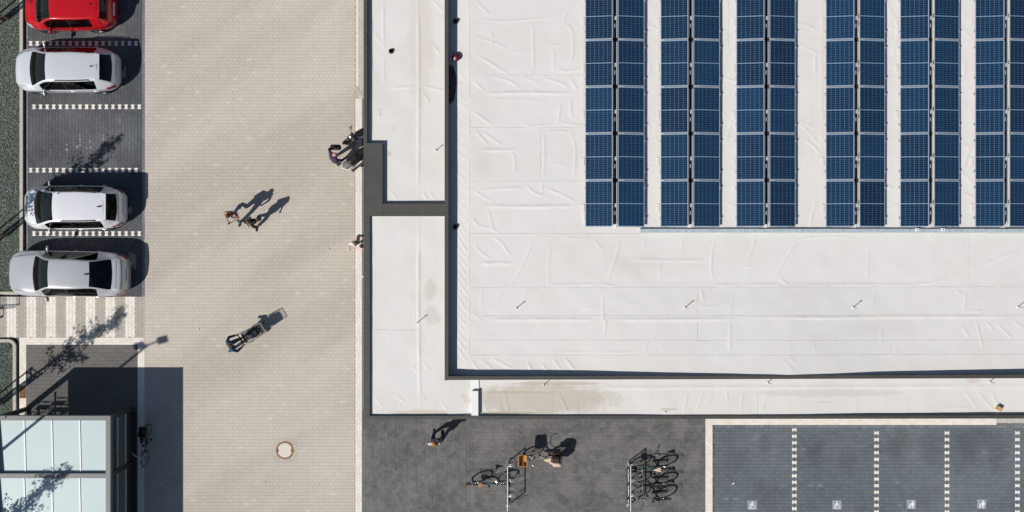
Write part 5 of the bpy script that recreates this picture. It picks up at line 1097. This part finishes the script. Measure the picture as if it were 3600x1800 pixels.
# man with the scooters
x, y = P(1184, 566); person('man in dark purple shirt and olive trousers leaning over the parked scooter', x, y, R(35), dict(chest=(.08, 0, 1.26), neck=(.14, 0, 1.43), head=(.21, 0, 1.56), shL=(.10, .19, 1.40), shR=(.12, -.19, 1.38), elL=(.12, .36, 1.20), wrL=(.28, .33, 1.02), elR=(.28, -.30, 1.16), wrR=(.50, -.26, 1.0), knL=(.06, .14, .50), anL=(.05, .18, .085), knR=(.03, -.14, .5), anR=(-.06, -.18, .085)), 1.76, C_PURP, .95, C_OLIV, 1, S_WHT, None, look=(1, -.1, -.6))
hx = Vector((x, y, 0)) + Matrix.Rotation(R(35), 3, 'Z') @ Vector((.36, .34, .80)); e = empty('holdall', tuple(hx), R(0)); tag(e, 'black holdall carried by the man in the purple shirt', 'bag')
b = MB(); b.box(-.24, .20, -.11, .11, -.14, .10, bev=.06); b.build('bag_body', bpy.data.materials['black_bag'], e); b = MB(); b.tube([(-.14, 0, .08), (-.10, 0, .18), (.06, 0, .18), (.10, 0, .08)], .012, 6); b.build('strap', S_BLK, e)
# walker along the store front
x, y = P(1268, 856); person('person in white top and dark red shorts striding along the store front', x, y, R(-84), dict(WALK, knL=(.16, .10, .53), anL=(.17, .10, .085), anR=(-.28, -.10, .12), elL=(-.10, .28, 1.2), wrL=(.06, .36, 1.04), elR=(.0, -.30, 1.18), wrR=(.20, -.34, 1.08)), 1.66, C_WHT, .42, C_DRED, .42, S_RED, H_BLD, .06, look=(1, 0, -.2))
# woman below the store
x, y = P(1536, 1538); person('auburn haired woman in pale top and navy trousers walking up to the store corner', x, y, R(95), dict(WALK, anL=(.2, .10, .085), knL=(.16, .10, .52), anR=(-.22, -.10, .11), elL=(-.05, .28, 1.18), wrL=(.05, .30, .98), elR=(-.02, -.28, 1.16), wrR=(.14, -.27, 1.0)), 1.68, C_GREY, .35, C_NAVY, 1, S_BLK, H_AUB, .24, look=(1, .2, -.2))
hx = Vector((x, y, 0)) + Matrix.Rotation(R(95), 3, 'Z') @ Vector((.19, -.30, .0)); e = empty('tote_bag', (hx.x, hx.y, .42), R(95)); tag(e, 'dark tote bag in the hand of the auburn haired woman', 'bag')
b = MB(); b.box(-.18, .18, -.06, .06, 0, .32, bev=.03); b.build('bag_body', mat('dark_canvas', (.03, .03, .035), .9), e)
for s_ in (-.03, .03): b = MB(); b.tube([(-.09, s_, .31), (-.06, s_, .52), (.04, s_, .55), (.09, s_, .31)], .008, 5); b.build('strap', S_BLK, e)
# ------------------------------------------------------------------ bicycle stands, bicycles, motorcycles
M_GALV = mat('galvanised_tube', (.60, .61, .62), .32, metal=.75); M_CHR = mat('chrome', (.66, .67, .68), .18, metal=.9); M_GRIP = mat('tan_leather_grip', (.42, .24, .10), .6); M_WICK = mat('wicker', (.52, .30, .10), .75, col2=(.36, .19, .055), vscale=30, bump=.6, bscale=60)
def stand(px, label):
    x = PX(px); y1 = -8.50; L = 1.84; e = empty('bicycle_stand', (x, y1, 0)); tag(e, label, 'bicycle stand', 'bicycle stands')
    b = MB(); b.tube([(0, 0, .92), (0, -L, .92)], .024, 10); b.build('top_rail', M_GALV, e, smooth=60)
    b = MB(); b.tube([(0, 0, .10), (0, -L, .10)], .022, 10); b.build('bottom_rail', M_GALV, e, smooth=60)
    for yy in (-.02, -L + .02): b = MB(); b.tube([(0, yy, 0), (0, yy, .92)], .026, 10); b.build('post', M_GALV, e, smooth=60); b = MB(); b.box(-.09, .09, yy - .07, yy + .07, 0, .012); b.build('foot_plate', M_GALV, e)
    for k in range(6):
        yy = -.15 - k * .31; hi = k % 2
        for s in (-1, 1):
            z0, z1 = (.30, .52) if hi else (.14, .36); q = .035; xx = s * (.40 if hi else .30)
            b = MB(); b.tube([(0, yy - q, .12), (xx * .6, yy - q, z0), (xx, yy - q, z1 - .05), (xx + s * .03, yy, z1), (xx, yy + q, z1 - .05), (xx * .6, yy + q, z0), (0, yy + q, .12)], .009, 6); b.build('wheel_holder', M_GALV, e, smooth=60)
        b = MB(); b.tube([(0, yy, .10), (0, yy, .92)], .008, 6); b.build('upright', M_GALV, e)
stand(1785, 'left galvanised bicycle stand on the dark plaza'); stand(2209, 'right galvanised bicycle stand holding three bicycles')
WHM = None
def wheel_meshes():
    global WHM
    if WHM: return WHM
    r = .335; t = MB(); t.tube([(r * math.cos(a), 0, r * math.sin(a)) for a in np.linspace(0, 2 * math.pi, 36, endpoint=False)], .024, 7, closed=True)
    rm = MB(); rm.tube([((r - .026) * math.cos(a), 0, (r - .026) * math.sin(a)) for a in np.linspace(0, 2 * math.pi, 36, endpoint=False)], .011, 5, closed=True)
    sp = MB()
    for k in range(20): a = 2 * math.pi * k / 20; sp.tube([(.02 * math.cos(a), .03 * (-1) ** k, .02 * math.sin(a)), ((r - .03) * math.cos(a), 0, (r - .03) * math.sin(a))], .0022, 3)
    sp.tube([(0, -.05, 0), (0, .05, 0)], .022, 8); WHM = []
    for nm, b, m in (('tyre', t, M_TYRE), ('rim', rm, M_CHR), ('spokes', sp, M_CHR)):
        me = bpy.data.meshes.new(nm); me.from_pydata(b.v, [], b.f); me.materials.append(m); me.polygons.foreach_set('use_smooth', [True] * len(me.polygons)); WHM.append((nm, me))
    return WHM
def bicycle(label, x, y, rz, frame, lean=0.0, low=False, saddle=M_TRIM, grip=M_TRIM, guards=None, steer=0.0, flat=False, rack=True, bw=.28):
    e = empty('bicycle', (x, y, 0), rz); e.rotation_mode = 'XYZ'; e.rotation_euler = (lean, 0, rz); tag(e, label, 'bicycle', 'parked bicycles')
    for wx in (-.53, .55):
        w = empty('wheel', (wx, 0, .353)); w.parent = e
        for nm, me in wheel_meshes(): link(bpy.data.objects.new(nm, me), w)
    bb = Vector((-.09, 0, .29)); st = Vector((-.24, 0, .80)); hd = Vector((.35, 0, .86)); hb = Vector((.39, 0, .70)); ra = Vector((-.53, 0, .353)); fa = Vector((.55, 0, .353))
    b = MB(); b.tube([bb, st], .016, 8); b.tube([hb, hd], .019, 8)
    if low: b.tube([hb, (.20, 0, .42), bb + Vector((.02, 0, .04))], .020, 8); b.tube([hd - Vector((.0, 0, .06)), (.1, 0, .52), bb + Vector((-.03, 0, .14))], .014, 8)
    else: b.tube([hb, bb], .019, 8); b.tube([hd - Vector((0, 0, .03)), st - Vector((-.01, 0, .04))], .016, 8)
    for s in (-1, 1): b.tube([bb + Vector((0, s * .03, 0)), ra + Vector((0, s * .055, 0))], .010, 6); b.tube([st + Vector((0, s * .02, -.05)), ra + Vector((0, s * .055, 0))], .009, 6)
    b.build('frame', frame, e, smooth=60)
    b = MB(); 
    for s in (-1, 1): b.tube([hb + Vector((.005, s * .045, .0)), (.45, s * .05, .58), fa + Vector((0, s * .05, 0))], .011, 6)
    b.tube([hb + Vector((0, -.05, .0)), hb + Vector((0, .05, .0))], .014, 6); b.build('fork', frame, e, smooth=60)
    b = MB(); top = Vector((.33, 0, 1.0)); b.tube([hd, top], .014, 8)
    if flat: pts = [(.28, -bw - .04, 1.02), (.36, -.12, 1.0), (.36, .12, 1.0), (.28, bw + .04, 1.02)]
    else: pts = [(.10, -bw, 1.03), (.24, -bw, 1.05), (.37, -bw * .5, 1.03), (.35, 0, 1.0), (.37, bw * .5, 1.03), (.24, bw, 1.05), (.10, bw, 1.03)]
    b.tube(pts, .012, 8); h_ = b.build('handlebar', M_CHR, e, smooth=60)
    for s in (0, -1): p0, p1 = Vector(pts[s]), Vector(pts[1 if s == 0 else -2]); b = MB(); b.tube([p0, p0.lerp(p1, .8)], .017, 8); b.build('grip', grip, h_)
    b = MB(); b.tube([(.36, .1, 1.01), (.30, .16, 1.0)], .006, 5); b.tube([(.36, -.1, 1.01), (.30, -.16, 1.0)], .006, 5); b.build('brake_lever', M_CHR, h_)
    b = MB(); b.tube([st, (-.265, 0, .90)], .013, 8); b.build('seat_post', M_CHR, e)
    b = MB(); b.add([(-.40, -.09, .93), (-.40, .09, .93), (-.30, .075, .945), (-.30, -.075, .945), (-.18, .028, .94), (-.18, -.028, .94), (-.12, .02, .93), (-.12, -.02, .93), (-.40, -.07, .89), (-.40, .07, .89), (-.18, .02, .90), (-.18, -.02, .90), (-.12, .014, .90), (-.12, -.014, .90)], [(0, 3, 2, 1), (3, 5, 4, 2), (5, 7, 6, 4), (0, 1, 9, 8), (1, 2, 4, 10, 9), (0, 8, 11, 5, 3), (4, 6, 12, 10), (5, 11, 13, 7), (6, 7, 13, 12), (8, 9, 10, 11), (11, 10, 12, 13)]); b.build('saddle', saddle, e, smooth=50)
    b = MB(); b.tube([bb + Vector((0, -.06, 0)), bb + Vector((0, .06, 0))], .02, 8); b.lathe([(.02, -.004), (.085, -.004), (.085, .004), (.02, .004)], 20, Matrix.Translation(bb + Vector((0, -.045, 0))) @ Matrix.Rotation(R(90), 4, 'X'), closed=True)
    for s, a in ((-1, 40), (1, 220)): q = bb + Vector((.165 * math.cos(R(a)), s * .075, .165 * math.sin(R(a)))); b.tube([bb + Vector((0, s * .065, 0)), q], .009, 6); b.box(q.x - .045, q.x + .045, q.y + (0 if s > 0 else -.09), q.y + (.09 if s > 0 else 0), q.z - .012, q.z + .012)
    b.build('crankset', M_TRIM, e)
    if guards:
        for wx, a0, a1 in ((-.53, 20, 200), (.55, 10, 150)):
            vs = []; fs = []; n = 14
            for k in range(n + 1):
                a = R(a0 + (a1 - a0) * k / n)
                for yy, rr_ in ((-.028, .365), (0, .378), (.028, .365)): vs.append((wx + rr_ * math.cos(a), yy, .353 + rr_ * math.sin(a)))
            for k in range(n):
                for i in (0, 1): fs.append((k * 3 + i, k * 3 + 3 + i, k * 3 + 4 + i, k * 3 + 1 + i))
            b = MB(); b.add(vs, fs); b.build('mudguard', guards, e, smooth=60)
    if rack:
        b = MB()
        for s in (-.06, 0, .06): b.tube([(-.34, s, .74), (-.86, s, .74)], .006, 5)
        for xx in (-.36, -.6, -.86): b.tube([(xx, -.06, .74), (xx, .06, .74)], .006, 5)
        for s in (-1, 1): b.tube([(-.62, s * .06, .74), (-.53, s * .065, .36)], .006, 5)
        b.build('carrier', M_TRIM, e)
        b = MB(); b.ell((-.89, 0, .70), (.02, .03, .025), 8, 6); b.build('tail_light', M_TLAMP, e)
    b = MB(); b.add([(-.56, -.055, .30), (.0, -.055, .21), (.04, -.055, .30), (.0, -.055, .385), (-.56, -.055, .405), (-.56, -.035, .30), (.0, -.035, .21), (.04, -.035, .30), (.0, -.035, .385), (-.56, -.035, .405)], [(0, 1, 2, 3, 4), (9, 8, 7, 6, 5), (0, 5, 6, 1), (1, 6, 7, 2), (2, 7, 8, 3), (3, 8, 9, 4), (4, 9, 5, 0)]); b.build('chain_case', frame, e)
    b = MB(); b.ell((.50, 0, .74), (.035, .03, .03), 10, 6); b.build('front_light', M_CHR, e)
    return e
F_BLK = mat('black_bike_frame', (.015, .016, .018), .35); F_TEAL = mat('dark_teal_frame', (.01, .07, .085), .35); F_GRN = mat('dark_green_frame', (.02, .06, .05), .35); F_SIL = mat('silver_bike_frame', (.40, .39, .36), .35, metal=.5); F_CRM = mat('cream_frame', (.62, .50, .42), .45); F_NVY = mat('navy_frame', (.01, .014, .05), .35)
S_CRM = mat('cream_saddle', (.68, .55, .36), .6); S_TAN = mat('tan_saddle', (.34, .17, .07), .6); C_PNK = cloth('pale_pink_pannier', (.60, .42, .39), .1); C_CHOC = cloth('dark_brown_pannier', (.055, .03, .025))
e = bicycle('cream bicycle with wicker front basket and bulky panniers beside the left stand', 1.17, -8.28, R(180), F_CRM, low=True, saddle=S_CRM, grip=M_GRIP, guards=F_CRM)
# wicker basket
bk = empty('wicker_basket', (.72, 0, .80)); bk.parent = e
b = MB(); n = 4
def bring(sx, sy, z): return [(sx * a, sy * c, z) for a, c in ((-1, -.8), (-.85, -1), (.85, -1), (1, -.8), (1, .8), (.85, 1), (-.85, 1), (-1, .8))]
rg = [bring(.13, .19, 0), bring(.15, .21, .10), bring(.17, .235, .24), bring(.15, .215, .24), bring(.13, .19, .10), bring(.115, .175, .02)]
vs = [v for r_ in rg for v in r_]; fs = [(k * 8 + i, k * 8 + (i + 1) % 8, k * 8 + 8 + (i + 1) % 8, k * 8 + 8 + i) for k in range(5) for i in range(8)] + [tuple(range(7, -1, -1)), tuple(range(40, 48))]
b.add(vs, fs); b.build('basket_wall', M_WICK, bk); b = MB(); b.tube(bring(.165, .228, .245), .014, 6, closed=True); b.build('rim_braid', M_WICK, bk); b = MB(); b.tube([(0, -.22, .22), (0, -.2, .40), (0, 0, .46), (0, .2, .40), (0, .22, .22)], .012, 6); b.build('basket_handle', M_WICK, bk)
b = MB(); b.box(.17, .20, -.24, .24, .10, .28, bev=.01); b.build('front_lid', M_WICK, bk)
for s in (-1, 1):
    b = MB(); b.box(-.86, -.46, s * .19 - .11, s * .19 + .11, .38, .80, bev=.07); b.build('pannier', C_PNK if s > 0 else C_CHOC, e)
b = MB(); b.box(-.80, -.42, -.16, .14, .78, .98, bev=.08); b.build('carrier_bag', C_CHOC, e)
b = MB(); b.cap((-.42, .10, .86), .07, (-.72, .16, .86), .06); b.build('rolled_jacket', C_PNK, e)
bicycle('bicycle with tan saddle and curved handlebar left of the left stand', -.97, -9.34, R(1), F_GRN, lean=R(-4), saddle=S_TAN, grip=M_GRIP, guards=F_BLK, low=True)
bicycle('topmost bicycle in the right stand, teal with pale saddle', 5.62, -8.70, R(181), F_TEAL, lean=R(2), flat=True, saddle=S_CRM, guards=F_BLK, bw=.2); TB = [o for o in C.objects if o.name.startswith('bicycle') and o.parent is None and o.type == 'EMPTY'][-1]
for k in range(5):
    zz = .66 + k * .05; w_ = .13 + k * .01; b = MB(); b.tube([(.52, -w_, zz), (.78, -w_, zz), (.78, w_, zz), (.52, w_, zz)], .006, 5, closed=True); b.build('basket_hoop', S_BLK, TB)
b = MB(); b.box(.53, .77, -.13, .13, .64, .655); b.build('basket_floor', S_BLK, TB)
bicycle('middle bicycle in the right stand, black', 5.62, -9.38, R(179), F_BLK, lean=R(1), flat=True, guards=F_BLK, bw=.3, low=True)
bicycle('lowest bicycle in the right stand, silver', 5.60, -10.02, R(180), F_SIL, lean=R(10), flat=True, bw=.24, guards=F_BLK)
e = bicycle('dark bicycle with black crate on its carrier beside the shelter glass', -14.98, -7.76, R(-96), F_NVY, lean=R(3), bw=.28)
cr_ = empty('crate', (-.62, 0, .75)); cr_.parent = e; b = MB()
b.box(-.20, .20, -.15, .15, 0, .012); b.box(-.20, -.185, -.15, .15, .012, .24); b.box(.185, .20, -.15, .15, .012, .24); b.box(-.185, .185, -.15, -.135, .012, .24); b.box(-.185, .185, .135, .15, .012, .24); b.build('crate_walls', S_BLK, cr_); b = MB(); b.box(-.11, .09, -.07, .05, .012, .09, bev=.02); b.build('crate_content', mat('grey_content', (.12, .12, .13), .8), cr_)

def motorcycle(label, x, y, rz, scooter, lean=0.0):
    e = empty('motorcycle', (x, y, 0)); e.rotation_euler = (lean, 0, rz); tag(e, label, 'motorcycle')
    for wx in (-.68, .70):
        w = empty('wheel', (wx, 0, .29)); w.parent = e; Mx = Matrix.Rotation(R(90), 4, 'X')
        b = MB(); b.lathe([(.19, -.055), (.26, -.06), (.29, -.03), (.29, .03), (.26, .06), (.19, .055)], 26, Mx, closed=True); b.build('tyre', M_TYRE, w, smooth=40)
        b = MB(); b.lathe([(.16, -.05), (.195, -.055), (.195, .055), (.16, .05)], 22, Mx, closed=True)
        for k in range(6): a = math.pi * k / 3; b.box(0, .17, -.014, .014, -.02, .02, Mx @ Matrix.Rotation(a, 4, 'Z'))
        b.build('rim', M_RIM, w)
    b = MB()
    for s in (-1, 1): b.tube([(.70, s * .085, .29), (.50, s * .085, .80)], .024, 8)
    b.build('front_fork', M_CHR, e, smooth=60)
    b = MB(); b.tube([(.36, -.36, 1.02), (.46, -.18, 1.03), (.48, 0, .98), (.46, .18, 1.03), (.36, .36, 1.02)], .014, 8); h_ = b.build('handlebar', M_TRIM, e, smooth=60)
    for s in (-1, 1): b = MB(); b.tube([(.34, s * .37, 1.02), (.42, s * .26, 1.03)], .02, 8); b.build('grip', S_BLK, h_); b = MB(); b.tube([(.44, s * .2, 1.03), (.46, s * .27, 1.10)], .007, 5); b.ell((.45, s * .29, 1.12), (.02, .06, .04), 10, 6); b.build('mirror', S_BLK, h_)
    b = MB(); b.ell((.58, 0, .88), (.10, .11, .11), 14, 8); o = b.build('headlight', M_CHR, e, smooth=180)
    b = MB(); b.box(.42, .54, -.10, .10, .98, 1.03, bev=.03); b.build('instrument_panel', S_BLK, e)
    b = MB(); b.tube([(.70 + .34 * math.cos(R(a)), 0, .29 + .33 * math.sin(R(a))) for a in range(20, 150, 15)], [.05, .065, .07, .07, .07, .07, .07, .06, .05], 8); b.build('front_mudguard', M_GRYP if scooter else S_BLK, e, smooth=60)
    if scooter:
        b = MB(); b.cap((.42, 0, .78), .17, (.30, 0, .45), .19, 14); b.cap((.30, 0, .30), .16, (-.15, 0, .30), .16, 14); b.cap((-.10, 0, .50), .20, (-.72, 0, .62), .17, 16); b.cap((-.72, 0, .62), .17, (-.95, 0, .70), .09, 14); remesh(b.build('body_shell', mat('dark_grey_lacquer', (.035, .035, .037), .3, coat=.5), e), .018, 3)
        b = MB(); b.cap((.02, -.02, .74), .14, (-.38, -.06, .76), .18, 16); b.cap((.02, .02, .74), .14, (-.38, .06, .76), .18, 16); b.cap((-.38, 0, .78), .2, (-.66, 0, .80), .19, 16); remesh(b.build('seat', mat('black_vinyl_seat', (.016, .016, .017), .45), e), .018, 4)
        b = MB(); b.cap((-.72, -.05, .78), .165, (-.98, -.03, .78), .11, 14); b.cap((-.72, .05, .78), .165, (-.98, .03, .78), .11, 14); remesh(b.build('tail_cover', mat('warm_grey_lacquer', (.13, .125, .12), .35, coat=.4), e), .018, 3)
        b = MB(); b.tube([(-.72, -.20, .80), (-.95, -.19, .83), (-1.08, 0, .84), (-.95, .19, .83), (-.72, .20, .80)], .024, 8); b.build('grab_rail', mat('white_lacquer', (.75, .76, .78), .3), e, smooth=60)
        b = MB(); b.ell((-1.06, 0, .72), (.04, .10, .04), 10, 6); b.build('tail_light', M_TLAMP, e)
        b = MB(); b.ell((.60, 0, 1.16), (.02, .20, .20), 12, 8, Matrix.Rotation(R(-25), 4, 'Y')); b.build('wind_shield', M_CGLASS, e, smooth=180)
        b = MB(); b.tube([(-.1, -.20, .28), (-.45, -.24, .30), (-.9, -.24, .42)], [.03, .05, .065], 10); b.build('exhaust', M_CHR, e, smooth=60)
    else:
        b = MB(); b.box(-.28, .30, -.15, .15, .28, .58, bev=.06); b.build('engine', mat('grey_engine', (.16, .16, .17), .45, metal=.5, var=.3), e)
        b = MB(); b.cap((.30, 0, .80), .13, (-.02, 0, .78), .16, 16); remesh(b.build('fuel_tank', mat('black_lacquer', (.012, .012, .013), .2, coat=.6), e), .016, 3)
        b = MB(); b.cap((-.10, 0, .77), .12, (-.45, 0, .77), .14, 14); b.cap((-.45, 0, .78), .14, (-.75, 0, .84), .09, 14); remesh(b.build('seat', bpy.data.materials['black_vinyl_seat'] if 'black_vinyl_seat' in bpy.data.materials else mat('black_vinyl_seat', (.016, .016, .017), .45), e), .016, 3)
        b = MB(); b.cap((-.70, 0, .80), .09, (-.98, 0, .84), .05, 12); b.build('tail', mat('orange_lacquer', (.55, .17, .03), .3, coat=.4), e, smooth=60)
        b = MB(); b.tube([(.1, -.15, .35), (-.2, -.19, .26), (-.85, -.20, .40)], [.03, .035, .055], 10); b.build('exhaust', M_CHR, e, smooth=60)
        b = MB(); b.tube([(.50, 0, .74), (.1, 0, .62), (-.3, 0, .60), (-.68, 0, .29)], .03, 8); b.build('chassis', S_BLK, e)
motorcycle('black scooter with grey tail parked nearest the man in purple', -6.02, 4.22, R(42), True, R(-5))
motorcycle('black motorcycle with chrome headlight parked above the scooter, half under the coping', -5.97, 5.0, R(205), False, R(6))
# ------------------------------------------------------------------ small rest
b = MB(); b.box(PX(3503.5), PX(3760), PY(1487), PY(1455), -.06, .006); tag(b.build('door_step', mat('grey_step', (.50, .48, .44), .9, var=.12, vscale=5)), kind='structure')
b = MB(); b.box(PX(3503.5), PX(3760), PY(1494), PY(1487.2), -.06, -.001); tag(b.build('leaf_litter_strip', mat('dark_litter', (.10, .09, .085), .95, col2=(.26, .25, .25), vscale=9)), kind='structure')
